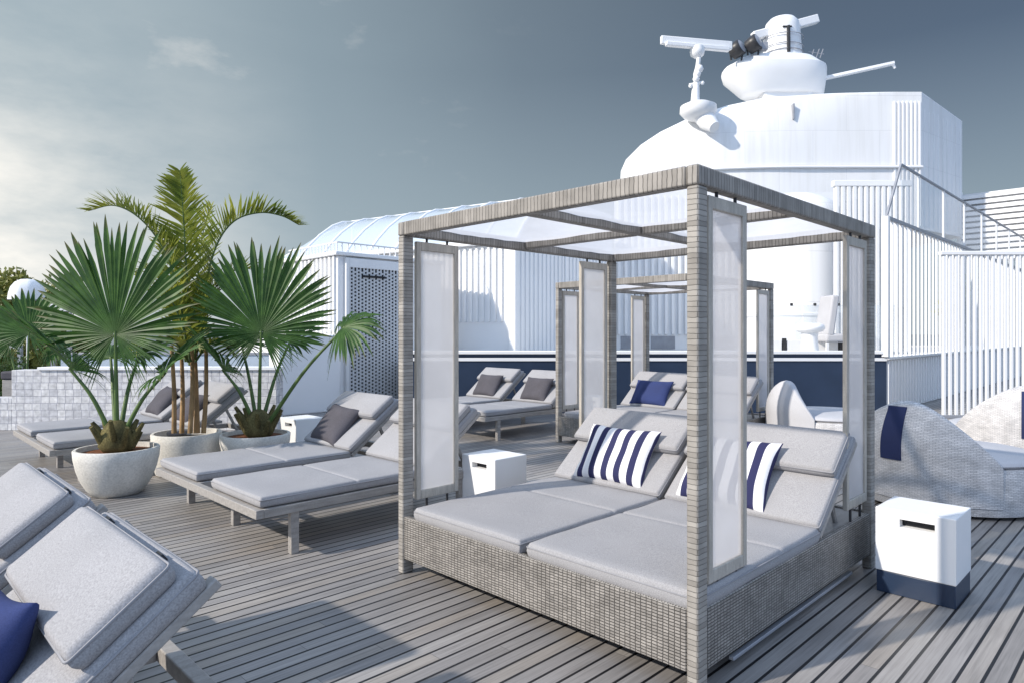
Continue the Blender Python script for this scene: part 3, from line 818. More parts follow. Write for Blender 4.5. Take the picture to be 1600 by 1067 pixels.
def areca():
    d0 = 7.2; base = W((295 - 800) / F * d0, d0)
    root = thing('areca_palm', 'tall yellow green areca palm with feathery arching fronds in the middle pot', 'palm', base)
    def q(px, py, dd=0): return P(px, py, d0 + dd) - base
    canes = [(272, 268, -.06), (284, 283, .05), (297, 300, -.08), (306, 304, .06), (318, 322, .0), (309, 300, .12)]
    for i, (a, b, dd) in enumerate(canes):
        cv = curve((q(a, 676, dd), q((a + b) / 2 + 2, 610, dd), q(b, 540, dd * .6)), 8)
        MB().tube(cv, [.026 - .008 * k / len(cv) for k in range(len(cv))], 9).build('cane', M['cane'], root, smooth=60)
    FR = [
        ([(297, 570, 0), (294, 470, 0), (289, 380, .02), (285, 315, -.02), (281, 268, -.06)], .34, .25, .1),
        ([(292, 560, 0), (282, 470, -.05), (258, 395, -.1), (222, 345, -.18), (180, 322, -.22), (138, 330, -.25)], .30, .6, .12),
        ([(303, 560, 0), (318, 460, .05), (338, 385, .08), (366, 346, .1), (405, 333, .12), (440, 338, .12), (467, 352, .1)], .30, .65, .1),
        ([(290, 565, .1), (276, 490, .2), (254, 440, .3), (226, 420, .4), (200, 432, .5)], .27, .5, .2),
        ([(305, 565, .1), (322, 480, .2), (352, 432, .3), (388, 420, .4), (420, 440, .5)], .27, .5, .2),
        ([(298, 565, -.1), (282, 500, -.2), (256, 455, -.25), (224, 455, -.3)], .27, .5, .25),
        ([(302, 565, .1), (318, 495, .22), (346, 452, .3), (382, 462, .35)], .27, .5, .25),
        ([(300, 560, .1), (304, 480, .3), (312, 410, .45), (318, 360, .5), (330, 322, .5)], .32, .3, .12),
        ([(296, 560, .1), (280, 480, .3), (268, 410, .4), (258, 365, .45)], .32, .3, .12),
        ([(294, 565, 0), (270, 530, -.2), (236, 520, -.35), (206, 545, -.5)], .24, .35, .35),
        ([(305, 565, 0), (328, 535, .15), (348, 535, .25), (366, 556, .3)], .24, .35, .35),
        ([(300, 570, .1), (306, 520, .25), (318, 470, .4), (336, 430, .5)], .28, .5, .2),
        ([(296, 570, .1), (288, 520, .3), (274, 480, .45), (250, 462, .6)], .28, .5, .2),
    ]
    for i, (pts, ll, v, g) in enumerate(FR):
        m = MB(); cv = frond(m, [q(*p) for p in pts], ll, n=92 if i < 3 else 44, seed=40 + i, v=v, grav=g)
        fr = m.build('frond', M['areca'], root, smooth=0)
        MB().tube(cv[::2], [.013 - .010 * k / len(cv[::2]) for k in range(len(cv[::2]))], 6).build('rachis', M['stalk'], fr, smooth=60)
areca()

# ------------------------------------------------------------------ left background
def camthing(name, label, cat, d=0, x=0, group=None):
    return thing(name, label, cat, W(x, d), -PI / 4, group)
wl = camthing('low_wall', 'low pale grey tiled wall with stepped left end behind the palms', 'wall', 10.3)
def xo(px, d): return (px - 800) / F * d
mb = MB(); mb.box(xo(18, 10.3), 0, 0, xo(432, 10.3), .3, .93); mb.box(xo(-420, 10.3), .002, 0, xo(18, 10.3) - .002, .28, .50)
mb.build('tiled_body', M['tile'], wl, bevel=.006)
mb = MB(); mb.box(xo(60, 10.3), -.03, .93, xo(432, 10.3) + .02, .33, .975)
mb.build('coping', M['white'], wl, bevel=.006)
ws = camthing('wind_screen', 'pale blue glass wind screen with slim posts behind the tiled wall', 'glass screen', 11.6)
g = MB(); g.box(xo(95, 11.6), 0, 0.02, xo(420, 11.6), .012, 1.12); g.build('pane', M['roof_glass'], ws)
g = MB(); g.box(xo(95, 11.6), -.02, 1.122, xo(420, 11.6), .03, 1.16); g.build('top_rail', M['grey_metal'], ws, bevel=.004)
pg = camthing('pergola', 'slim grey metal pergola frame standing behind the left fan palm', 'pergola', 14.5)
for px in (79, 104, 27):
    MB().box(xo(px, 14.5), 0, 0, xo(px, 14.5) + .075, .075, HC + (520 - (487 if px > 30 else 540)) / F * 14.5).build('pergola_post', M['grey_metal'], pg, bevel=.005)
MB().box(xo(66, 14.5), -.01, HC + 33 / F * 14.5 + .002, xo(140, 14.5), .09, HC + 33 / F * 14.5 + .16).build('pergola_beam', M['white_metal'], pg, bevel=.006)
rd = camthing('parasol', 'closed white domed parasol among the trees at the far left', 'parasol', 19, xo(43, 19))
MB().tube(((0, 0, 0), (0, 0, 2.95)), .03, 10).build('pole', M['white_metal'], rd, smooth=60)
mb = MB(); zt = HC + (520 - 436) / F * 19
prof = [(.0001, zt), (.16, zt - .02), (.30, zt - .10), (.40, zt - .24), (.45, zt - .42), (.47, zt - .60), (.455, zt - .61), (.43, zt - .42), (.38, zt - .26), (.28, zt - .13), (.0001, zt - .05)]
n0 = len(mb.v)
for r_, z_ in prof:
    for k in range(32):
        an = 2 * PI * k / 32; q_ = r_ * (1 - .05 * abs(math.sin(an * 4)))
        mb.v.append((q_ * math.cos(an), q_ * math.sin(an), z_))
for i in range(len(prof) - 1):
    for k in range(32):
        k2 = (k + 1) % 32; mb.f.append((i * 32 + k, (i + 1) * 32 + k, (i + 1) * 32 + k2, i * 32 + k2)); mb.uv.append(None)
mb.build('canopy', M['white'], rd, smooth=60, weld=True)
sh = thing('shrub', 'bright green shrub at the left photo edge beyond the low end of the wall', 'shrub', W(xo(2, 12.3), 12.3))
mb = MB(); rnd = random.Random(77)
for k in range(2600):
    a = rnd.uniform(0, 2 * PI); ph = rnd.uniform(.05, 1); r_ = .55 * rnd.random() ** .4
    p = Vector((r_ * math.cos(a) * (1 - .3 * ph), r_ * math.sin(a) * (1 - .3 * ph), .12 + 1.02 * ph * rnd.random() ** .3)); sz = rnd.uniform(.025, .055)
    u = Vector((rnd.gauss(0, 1), rnd.gauss(0, 1), rnd.gauss(0, 1))).normalized(); w_ = u.cross(Vector((rnd.gauss(0, 1), rnd.gauss(0, 1), rnd.gauss(0, 1)))).normalized()
    mb.quad(p - u * sz, p + w_ * sz * .5, p + u * sz, p - w_ * sz * .5)
mb.build('foliage', M['stalk'], sh, smooth=0)
mb = MB()
for k in range(5): mb.tube(((0, 0, 0), (.2 * math.cos(k * 1.3), .2 * math.sin(k * 1.3), .5)), .015, 6)
mb.build('stem', M['bark'], sh)
pan = thing('storage_bench', 'low charcoal covered bench behind the step of the tiled wall', 'bench', W(xo(45, 11.2), 11.2), -PI / 4)
MB().box(-.45, 0, .0, .35, .5, .72).build('bench_body', M['frame'], pan, bevel=.01)
MB().box(-.47, -.02, .722, .37, .52, .86).build('bench_cover', M['char_fabric'], pan, bevel=.03, segs=3)

def tree(label, px, d, top, z0, rad, sq, seed, n=2600, group=None):
    rnd = random.Random(seed)
    root = thing('tree', label, 'tree', W(xo(px, d), d, z0), 0, group)
    H = HC + (520 - top) / F * d - z0
    t = MB(); t.tube(curve(((0, 0, 0), (.15, .1, H * .3), (.05, 0, H * .6), (0, .1, H * .8)), 5), [.28 - .011 * k for k in range(16)], 9)
    for k in range(6):
        a = k * 1.05; t.tube(((.05, 0, H * (.35 + .05 * k)), (rad * .4 * math.cos(a), rad * .4 * math.sin(a), H * (.55 + .04 * k)), (rad * .75 * math.cos(a), rad * .75 * math.sin(a), H * (.66 + .04 * k))), [.10, .06, .02], 6)
    t.build('trunk', M['bark'], root, smooth=60)
    cl = []
    for k in range(26):
        a = rnd.uniform(0, 2 * PI); r = rad * math.sqrt(rnd.random()) * .85; z = H * rnd.uniform(.62, .95)
        env = math.sqrt(max(.1, 1 - ((z / H - .74) / .27) ** 2))
        cl.append((Vector((r * env * math.cos(a), r * env * math.sin(a), z)), rad * rnd.uniform(.2, .38)))
    m = MB()
    for k in range(n):
        c, s = rnd.choice(cl)
        dv = Vector((rnd.gauss(0, 1), rnd.gauss(0, 1), rnd.gauss(0, .8))).normalized() * s * rnd.uniform(.45, 1.05)
        p = c + dv; sz = rad * sq * rnd.uniform(.6, 1.4)
        a = Vector((rnd.gauss(0, 1), rnd.gauss(0, 1), rnd.gauss(0, 1))).normalized(); b = a.cross(Vector((rnd.gauss(0, 1), rnd.gauss(0, 1), rnd.gauss(0, 1)))).normalized()
        m.quad(p - a * sz, p + b * sz * .45, p + a * sz, p - b * sz * .45)
    m.build('crown', M['tree_leaf'], root, smooth=0)
TG = 'trees beyond the ship'
tree('olive green tree at the far left edge beside the white dome', -22, 27, 416, -9, 2.6, .055, 11, 7000, TG)
tree('low tree top behind the white dome', 66, 31, 428, -9, 2.4, .055, 12, 6000, TG)
tree('tree whose foliage shows through the white bars at the right', 1572, 36, 415, -9, 3.4, .05, 13, 5000, TG)

# ------------------------------------------------------------------ deckhouse with perforated screen (left)
def ribs_x(mb, x0, x1, y, z0, z1, pitch, w, dep):           # ribs on a wall facing -y
    n = int((x1 - x0) / pitch)
    for k in range(n + 1):
        x = x0 + k * pitch
        if x + w > x1: break
        mb.box(x, y - dep, z0, x + w, y - .0005, z1)
def ribs_y(mb, y0, y1, x, z0, z1, pitch, w, dep):           # ribs on a wall facing -x
    n = int((y1 - y0) / pitch)
    for k in range(n + 1):
        y = y0 + k * pitch
        if y + w > y1: break
        mb.box(x - dep, y, z0, x - .0005, y + w, z1)
dk = thing('deckhouse', 'white deckhouse with ribbed sunny side and perforated screen, behind the right fan palm', 'deckhouse', (0, 0, 0))
MB().box(6.80, 11.60, 0, 9.4, 13.6, 3.0).build('wall', M['white'], dk, bevel=.02)
MB().box(5.53, 11.44, 0, 6.78, 13.2, 1.46).build('annex', M['white'], dk, bevel=.03, segs=3)
mb = MB(); ribs_y(mb, 11.66, 13.5, 6.80, 1.5, 2.98, .16, .07, .05); mb.build('rib_cladding', M['white'], dk, bevel=.006)
MB().box(6.72, 11.52, 3.002, 9.45, 13.65, 3.08).build('roof_slab', M['white'], dk, bevel=.015)
rl = MB()
for k in range(16): rl.tube(((6.8 + .0 * k, 11.62 + k * .125, 3.08), (6.8, 11.62 + k * .125, 3.26)), .012, 6)
for k in range(18): rl.tube(((6.9 + .14 * k, 11.6, 3.08), (6.9 + .14 * k, 11.6, 3.26)), .012, 6)
rl.tube(((6.8, 11.6, 3.26), (6.8, 13.6, 3.26)), .016, 6); rl.tube(((6.8, 11.6, 3.26), (9.4, 11.6, 3.26)), .016, 6)
rl.build('roof_rail', M['white_metal'], dk, smooth=60)
sc = thing('perforated_screen', 'tall pale grey perforated screen panel with dark slot near its top', 'screen', (6.99, 11.52, 0))
MB().box(0, .03, .02, 1.5, .06, 2.9).build('backing', M['dark'], sc)
f = MB(); f.box(-.05, -.01, .0, .02, .07, 2.96); f.box(1.30, -.01, 0, 1.56, .07, 2.96); f.box(.021, -.01, 2.78, 1.299, .028, 2.96); f.box(.021, -.01, 0, 1.299, .028, .06)
f.build('frame', M['white_metal'], sc, bevel=.005)
pp = MB(); nC = 16; cw = 1.28 / nC
for c in range(nC):
    x = .021 + c * cw
    pp.box(x, -.004, .06, x + cw * .42, .024, 2.78)
    nz = 38; hz = 2.72 / nz
    for r_ in range(nz):
        z = .06 + (r_ + (.5 if c % 2 else 0)) * hz
        if z + hz * .5 > 2.779: continue
        pp.box(x + cw * .42 + .0005, -.001, z, x + cw - .0005, .022, z + hz * .48)
pp.build('lattice', M['lattice'], sc)
MB().box(.30, -.03, 2.60, .85, -.005, 2.64).build('slot', M['dark'], sc)

# ------------------------------------------------------------------ bulwark and raised deck
bw = camthing('bulwark', 'long navy bulwark with white stripes behind the far loungers', 'bulwark', 12.5)
x0, x1 = xo(642, 12.5), xo(1386, 12.5)
MB().box(x0, .02, 0, x1, .22, 1.10).build('wall', M['navy'], bw)
MB().box(x0 - .01, -.03, 1.102, x1 + .01, .26, 1.165).build('cap_rail', M['white'], bw, bevel=.01)
MB().box(x0, -.003, .975, x1, .019, 1.035).build('stripe', M['white'], bw, bevel=.004)
ring = [(14.06, 4.0), (31, 4.0), (31, 22), (16, 22), (7.6, 10.45)]
mb = MB(); mb.quad(*[(x, y, 1.0) for x, y in ring]); mb.quad(*[(x, y, .85) for x, y in ring[::-1]])
for (x0_, y0_), (x1_, y1_) in zip(ring, ring[1:] + ring[:1]): mb.quad((x0_, y0_, .85), (x1_, y1_, .85), (x1_, y1_, 1.0), (x0_, y0_, 1.0))
tag(mb.build('upper_deck', M['upper'], None, smooth=0), kind='structure')

# long ribbed house with glass roof
hs = thing('glass_roofed_house', 'long white ribbed superstructure with a sloping glass roof, left of the funnel', 'superstructure', W(.08, 14.87), -PI / 4 - R(33.4))
MB().box(-8.2, .06, 1.0, 0, 5.2, 3.5).build('wall', M['white'], hs, bevel=.02)
mb = MB(); ribs_x(mb, -8.1, -.25, .06, 1.75, 3.45, .17, .07, .05); mb.build('rib_cladding', M['white'], hs, bevel=.008)
MB().box(-.16, -.04, 1.0, .02, .058, 3.5).build('corner_post', M['white'], hs, bevel=.01); MB().box(.002, 2.2, 1.0, .06, 2.36, 3.5).build('side_post', M['white'], hs, bevel=.01)
mb = MB()
for k in range(26):
    y = .2 + k * .19
    if 2.1 < y < 2.4: continue
    mb.box(.001, y, 1.0, .03, y + .08, 3.5)
mb.build('side_rib', M['white'], hs, bevel=.006)
MB().box(-8.3, -.08, 3.502, .1, .1, 3.62).build('eave', M['white'], hs, bevel=.02)
zr, ye = 4.88, 2.0
def rp(x, t): return Vector((x, .05 + (ye - .05) * t, 3.62 + (zr - 3.62) * math.sin(t * PI / 2) ** .9))
mb = MB(); xs = [-7.3 + 7.3 * k / 8 for k in range(9)]; T = [0, .15, .35, .6, .8, 1]
for a, b in zip(xs, xs[1:]):
    for t, u in zip(T, T[1:]): mb.quad(rp(a, t), rp(b, t), rp(b, u), rp(a, u))
for t, u in zip(T, T[1:]):
    mb.quad(Vector((-8.2, .1, 3.62)), rp(-7.3, t), rp(-7.3, u))
gl = mb.build('glass_roof', M['roof_glass'], hs, smooth=40, weld=True)
mb = MB()
for x in xs: mb.tube([rp(x, t) for t in T], .045, 8)
mb.tube(((-8.2, .1, 3.62), (-7.9, 1.0, 4.2), (-7.3, ye, zr), (0.05, ye, zr)), .06, 8)
mb.build('roof_bar', M['white'], gl, smooth=60)
MB().box(-7.4, ye + .03, 3.5, 0, 5.1, zr - .02).build('roof_house', M['white'], hs, bevel=.05)

# wall beneath the funnel
ww = camthing('ribbed_wall', 'bright white ribbed wall with dark base openings beneath the dome', 'wall', 20)
mb = MB(); xa, xb = xo(962, 20), xo(1330, 20); mb.box(xa, 0, 1.0, xb, .3, 5.7)
mb.build('wall', M['white'], ww)
mb = MB(); ribs_x(mb, xa + .05, xo(1150, 20), 0, 1.45, 5.6, .2, .09, .10); mb.build('rib_cladding', M['white'], ww, bevel=.01)
for k in range(8):
    x = xa + .15 + k * .9
    if k in (2,): continue
    MB().box(x, -.02, 1.02, x + .72, -.002, 1.40).build('base_opening', M['grey_metal'], ww)
dr = camthing('drum', 'white cylindrical drum with domed top below the funnel', 'drum', 17.6, xo(1241, 17.6))
RRd = 1.19
MB().lathe([(RRd, 1.0), (RRd, 4.4)] + [(RRd * math.cos(a * PI / 16), 4.4 + .75 * math.sin(a * PI / 16)) for a in range(1, 8)] + [(.0001, 5.15)], seg=64, cap=False).build('drum_shell', M['hull'], dr, smooth=60)
mb = MB(); mb.lathe([(RRd + .001, 1.9), (RRd + .03, 1.92), (RRd + .03, 1.98), (RRd + .001, 2.0)], seg=64, cap=False); mb.build('drum_band', M['white'], dr, smooth=50)

# ------------------------------------------------------------------ funnel casing
D = 24.0
fn = camthing('funnel_casing', 'huge rounded white funnel casing rising against the sky at the right', 'funnel', D)
sil = [(968, 300), (970, 268), (978, 250), (1000, 228), (1030, 208), (1075, 186), (1130, 168), (1180, 157), (1250, 151), (1330, 148)]
k_ = D / F
mb = MB(); rings = []
xr = xo(1440, D)
levels = [(xo(966, D + 2.4), 5.2, 2.4)]; zp = 5.2
for i, (px, py) in enumerate(sil):
    dd = 2.4 * (1 - i / (len(sil) - 1)) + .15
    z = max(HC + (520 - py) * (D + dd) / F, zp + .012); zp = z
    levels.append((xo(px, D + dd), z, dd))
ztop = levels[-1][1]
for xl, z, ry in levels:
    fz = max(0, (z - 7.2) / (ztop - 7.2))
    rx = min(6.0, (xr - xl) * .8)
    ring = []
    for i in range(25):
        a = PI - PI / 2 * i / 24            # left extreme to the front
        ring.append((xl + rx + rx * math.cos(a), ry - ry * math.sin(a), z))
    for i in range(1, 9): ring.append((xl + rx + (xr - xl - rx) * i / 8, 0, z))
    zc = min(z, 9.72)
    for i in range(1, 4):                     # right face, top chamfered
        f = i / 3; ring.append((xr + 2.8 * f, 2.0 * f, z + (zc - z) * f))
    ring.append((xr + 2.8, 6.0, zc)); ring.append((xr, 8.0, z)); ring.append((xl + rx, 8.0, z)); ring.append((xl + rx * .3, 6.8, z))
    rings.append(ring)
K = len(rings[0])
for r_ in rings: mb.v += r_
for i in range(len(rings) - 1):
    for k in range(K):
        k2 = (k + 1) % K; mb.f.append((i * K + k, i * K + k2, (i + 1) * K + k2, (i + 1) * K + k)); mb.uv.append(None)
mb.f.append(tuple((len(rings) - 1) * K + k for k in range(K))); mb.uv.append(None)
mb.build('casing', M['hull'], fn, smooth=32)
mb = MB()
zl = HC + (520 - 262) * k_
pts = []
for i in range(25):
    a = PI - PI / 2 * i / 24; xl = xo(972, D + 2.4); pts.append((xl + 6 + 6.05 * math.cos(a), 2.35 - 2.42 * math.sin(a), zl))
pts.append((xr, -.06, zl))
mb.tube(pts, .05, 8)
mb.build('ledge', M['white'], fn, smooth=60)
mb = MB()
for k in range(7):
    x = xo(1396 + k * 6.5, D); mb.box(x, -.05, 5.3, x + .07, .2, ztop - .35)
mb.build('rib_cladding', M['white'], fn, bevel=.01)
mb = MB()
for k in range(9):
    f = .06 + k * .11; x = xr + 2.8 * f; y = 2.0 * f
    mb.bar((x, y, 5.3), (x, y, 9.55), .05, .05)
mb.build('side_rib', M['hull'], fn)
MB().box(xo(1239, D), -.035, HC + 366 * k_ - .75, xo(1239, D) + .05, .2, HC + 366 * k_ - .2).build('vent_slot', M['grey_metal'], fn)

# radar platform on the funnel
rp_ = camthing('radar_platform', 'white boat shaped radar platform with mast housing on top of the funnel', 'radar platform', 27.6)
d = 27.6; kk = d / F
def lx(px): return (px - 800) * kk
def lz(py): return HC + (520 - py) * kk
mb = MB()
secs = [(152, 1162, 1283, .7), (149, 1157, 1284, .8), (126, 1133, 1286, 1.1), (115, 1130, 1286, 1.15), (110, 1131, 1285, 1.15), (107, 1137, 1280, 1.08), (98, 1152, 1266, .98)]
rg = []
for py, a, b, dep in secs:
    c = (lx(a) + lx(b)) / 2; hw = (lx(b) - lx(a)) / 2; ring = []
    for k in range(36):
        an = 2 * PI * k / 36; ca, sa = math.cos(an), math.sin(an)
        ring.append((c + hw * math.copysign(abs(ca) ** .7, ca), dep * math.copysign(abs(sa) ** .7, sa), lz(py)))
    rg.append(ring)
for r_ in rg: mb.v += r_
for i in range(len(rg) - 1):
    for k in range(36):
        k2 = (k + 1) % 36; mb.f.append((i * 36 + k, i * 36 + k2, (i + 1) * 36 + k2, (i + 1) * 36 + k)); mb.uv.append(None)
mb.f.append(tuple(range(36))[::-1]); mb.f.append(tuple((len(rg) - 1) * 36 + k for k in range(36))); mb.uv += [None, None]
mb.build('platform', M['white'], rp_, smooth=40)
MB().box(lx(1185), -.6, lz(215), lx(1262), .6, lz(147)).build('pedestal', M['white'], rp_, bevel=.1)
hw = lx(1249) - lx(1222)
MB().lathe([(hw * 1.12, lz(98)), (hw * 1.03, lz(70)), (hw * .98, lz(48)), (hw * .9, lz(38)), (hw * .7, lz(32)), (hw * .35, lz(29)), (.0001, lz(28))], c=(lx(1222), 0, 0), seg=36, cap=False).build('mast_housing', M['white'], rp_, smooth=60)
mb = MB(); mb.bar((lx(1173), -.25, lz(62)), (lx(1281), .25, lz(26)), .30, .34); mb.build('scanner', M['white'], rp_, bevel=.04)
mb = MB(); mb.bar((lx(1284), .0, lz(124)), (lx(1390), -.3, lz(104)), .24, .12); mb.tube(((lx(1388), -.3, lz(103)), (lx(1392), -.3, lz(112))), .06, 6)
mb.build('boom', M['white'], rp_, bevel=.02)
mb = MB(); mb.tube(((lx(1220), -hw - .08, lz(94)), (lx(1220), -hw - .06, lz(54))), .07, 8); mb.tube(((lx(1212), -hw, lz(54)), (lx(1226), -hw, lz(54))), .03, 6)
mb.build('ladder_pole', M['black_metal'], rp_)
mb = MB()
for py in (64, 79, 88):
    mb.tube([(lx(1222) + (hw * 1.1 + .03) * math.cos(a), (hw * 1.1 + .03) * math.sin(a), lz(py)) for a in [2 * PI * k / 24 for k in range(25)]], .018, 5)
for px in (1262, 1270, 1276):
    mb.tube(((lx(px), -.3, lz(96)), (lx(px + 5), -.3, lz(82))), .02, 5)
mb.tube(((lx(1258), -.3, lz(86)), (lx(1282), -.3, lz(90))), .015, 5)
mb.build('guard_rail', M['grey_metal'], rp_)
for px, py in ((1139, 93), (1164, 85)):
    s = MB(); s.lathe([(.20, -.25), (.30, -.2), (.33, .0), (.33, .22), (.30, .25)], seg=24)
    so = s.build('searchlight', M['black_metal'], rp_, smooth=50)
    so.matrix_local = Matrix.Translation((lx(px), -.9, lz(py))) @ Matrix.Rotation(R(62), 4, 'Y') @ Matrix.Rotation(R(40), 4, 'X')
    l = MB(); l.lathe([(.27, .251), (.2, .29), (.0001, .31)], seg=24, cap=False); l.build('lens', M['grey_metal'], so, smooth=60)
    y = MB(); y.bar((lx(px) - .25, -.9, lz(py)), (lx(px) - .2, -.9, lz(py) - .42), .06); y.bar((lx(px) + .28, -.9, lz(py)), (lx(px) + .2, -.9, lz(py) - .42), .06); y.build('yoke', M['black_metal'], rp_)
s = MB(); s.box(lx(1176), -1.0, lz(94), lx(1186), -.75, lz(82)); s.build('junction_box', M['grey_metal'], rp_, bevel=.03)

# radar mast on the dome
d = 24.3; kk = d / F
rm = camthing('radar_mast', 'white bar radar scanner on a slim knobbly mast over the dome', 'radar', d)
mb = MB(); mb.bar((lx(1031), -.15, lz(66)), (lx(1148), .35, lz(66)), .16, .30); mb.bar((lx(1038), -.22, lz(73)), (lx(1142), .22, lz(74)), .20, .16); mb.build('scanner_bar', M['white'], rm, bevel=.03)
MB().lathe([(.0001, lz(91)), (.12, lz(90)), (.24, lz(86)), (.27, lz(80)), (.22, lz(73))], c=(lx(1090), 0.05, 0), seg=20, cap=False).build('gearbox', M['white'], rm, smooth=50)
mb = MB(); mb.tube([(lx(px), 0, lz(py)) for px, py in ((1086, 165), (1087, 140), (1088, 128))], [.17, .14, .10], 12)
mb.tube([(lx(px), 0, lz(py)) for px, py in ((1088, 128), (1087, 116), (1090, 105), (1092, 90))], [.09, .085, .08, .08], 10)
for px, py, r in ((1092, 109, .15), (1089, 117, .13), (1087, 125, .13), (1078, 136, .07), (1097, 131, .07)):
    mb.lathe([(.0001, -r), (r * .7, -r * .7), (r, 0), (r * .7, r * .7), (.0001, r)], c=(lx(px), -.06, lz(py)), seg=12, cap=False)
mb.tube(((lx(1077), 0, lz(133)), (lx(1099), 0, lz(129))), .05, 8)
mb.build('mast_pole', M['white'], rm, smooth=60)
MB().lathe([(.3, lz(188)), (.52, lz(183)), (.66, lz(176)), (.64, lz(167)), (.40, lz(162)), (.18, lz(160))], c=(lx(1091), 0, 0), seg=32).build('pod', M['white'], rm, smooth=50)
mb = MB(); mb.tube([(lx(1095), 0, lz(178)), (lx(1103), -.2, lz(193)), (lx(1110), -.5, lz(206))], [.34, .33, .20], 18); mb.build('bracket', M['white'], rm, smooth=60)

# ------------------------------------------------------------------ raised deck furniture
gb = camthing('glass_balustrade', 'clear glass balustrade with small dark clamps on the raised deck', 'balustrade', 15.0)
xa = xo(1182, 15); pw = 1.05
for k in range(3):
    MB().box(xa + k * pw, 0, 1.05, xa + (k + 1) * pw - .03, .012, 2.12).build('pane', M['glass'], gb)
    for s in (.25, .75):
        MB().box(xa + k * pw + pw * s - .025, -.02, 2.10, xa + k * pw + pw * s + .025, .032, 2.16).build('clamp', M['black_metal'], gb, bevel=.005)
kx = xo(1186, 14.7)
for k in range(4):
    MB().box(kx + k * .62, -.3, 1.002, kx + k * .62 + .5, -.26, 1.34).build('kick_panel', M['white_metal'], gb, bevel=.006)
    MB().box(kx + k * .62 + .52, -.31, 1.002, kx + k * .62 + .60, -.25, 1.38).build('kick_post', M['black_metal'], gb)
MB().box(kx, -.24, 1.002, kx + 2.5, -.2, 1.30).build('kick_back', M['grey_metal'], gb)
ps = camthing('pedestal_table', 'white mushroom shaped pedestal table on the raised deck', 'table', 13.6, xo(1265, 13.6))
MB().lathe([(.21, 1.0), (.2, 1.03), (.17, 1.2), (.15, 1.42), (.17, 1.5)], seg=32).build('pedestal', M['white'], ps, smooth=50)
MB().lathe([(.17, 1.501), (.25, 1.53), (.29, 1.59), (.27, 1.66), (.2, 1.69), (.0001, 1.695)], seg=32, cap=False).build('table_top', M['white'], ps, smooth=60)
ch = camthing('armchair', 'white high backed armchair beside the pedestal table on the raised deck', 'armchair', 14.2, xo(1300, 14.2))
MB().box(-.12, 0, 1.30, .55, .6, 1.48).build('seat', M['pale_fabric'], ch, bevel=.05, segs=3)
mb = MB(); mb.xbox(Matrix.Translation((.0, .3, 1.48)) @ Matrix.Rotation(R(8), 4, 'Y'), -.10, -.3, -.05, .06, .3, .82); mb.build('backrest', M['pale_fabric'], ch, bevel=.04, segs=3)
for x in (-.1, .46):
    for y in (.03, .53): MB().box(x, y, 1.0, x + .05, y + .05, 1.298).build('leg', M['white_metal'], ch)

# slat screen and right hand rails
sl = camthing('slat_screen', 'tall screen of white vertical slats behind the right end of the canopy', 'screen', 16)
mb = MB(); xa, xb = xo(1306, 16), xo(1424, 16)
n = 13
for k in range(n):
    x = xa + (xb - xa) * k / n; mb.box(x, 0, 1.05, x + .075, .12, 5.0)
mb.build('slat', M['white'], sl, bevel=.008)
MB().box(xa - .05, -.01, 5.002, xb + .02, .14, 5.14).build('head_rail', M['white'], sl, bevel=.01)
bl = thing('bar_railing', 'tall white bar railing with two long handrails running away at the right', 'railing', (0, 0, 0))
Y0 = 3.89; z1, z2 = 3.65, 4.80
mb = MB(); mb.box(13.72, Y0 - .05, 1.052, 13.84, Y0 + .07, z1 + .02); mb.build('end_post', M['white'], bl, bevel=.01)
mb = MB(); mb.bar((13.85, Y0, z1), (30, Y0, z1), .05, .075); mb.build('mid_rail', M['grey_metal'], bl, bevel=.006)
mb = MB(); mb.bar((14.7, Y0, z2), (30, Y0, z2), .04, .05); mb.bar((13.80, Y0, z1 + .03), (14.7, Y0, z2), .04, .05); mb.build('top_rail', M['grey_metal'], bl, bevel=.006)
mb = MB(); x = 14.1
while x < 29.5:
    mb.box(x, Y0 - .02, 1.051, x + .05, Y0 + .02, z1 - .04); x += .30
mb.build('bars', M['white'], bl)
mb = MB(); x = 15.9
while x < 29.5:
    mb.box(x, Y0 - .02, z1 + .04, x + .06, Y0 + .02, z2 - .026); x += 2.1
mb.build('upright', M['white'], bl)
MB().box(14.75, Y0 - .004, z1 + .05, 29.5, Y0 + .004, z2 - .03).build('glass_panel', M['glass'], bl)
hw_ = thing('ribbed_half_wall', 'pale ribbed half wall right of the navy bulwark, below the long handrails', 'wall', (0, 0, 0))
MB().box(13.8, Y0 + .03, 0, 30, Y0 + .105, 1.0).build('wall', M['white'], hw_)
mb = MB(); ribs_x(mb, 13.85, 30, Y0 + .03, .03, .98, .20, .08, .05); mb.build('rib_cladding', M['white'], hw_)
MB().box(13.78, Y0 - .06, 1.004, 30, Y0 + .25, 1.05).build('cap_rail', M['white_metal'], hw_, bevel=.006)
bf = camthing('bar_fence', 'row of white vertical bars in front of the half wall at the right edge', 'fence', 11.75)
mb = MB(); px = 1474
while px < 1760:
    x = xo(px, 11.75); zt_ = 2.86
    mb.box(x, 0, .06, x + .048, .055, zt_); px += 9.6
mb.build('bars', M['white'], bf, bevel=.006)
MB().box(xo(1470, 11.75), -.02, 2.862, xo(1770, 11.75), .08, 2.93).build('head_rail', M['white'], bf, bevel=.01)
MB().box(xo(1470, 11.75), -.02, 0, xo(1770, 11.75), .09, .058).build('sill', M['grey_metal'], bf, bevel=.005)
lv = thing('louvre_screen', 'bank of white horizontal louvres against the sky at the right edge', 'louvre', (31, 0, 0))
mb = MB(); nl = 12
for k in range(nl):
    z = 4.3 + k * (6.92 - 4.3) / nl
    mb.quad((-.10, 1.2, z), (-.10, 6.06, z), (.06, 6.06, z + .15), (.06, 1.2, z + .15)); mb.box(-.12, 1.2, z - .03, -.101, 6.06, z + .115)
mb.build('louvre_slat', M['white'], lv, smooth=0)
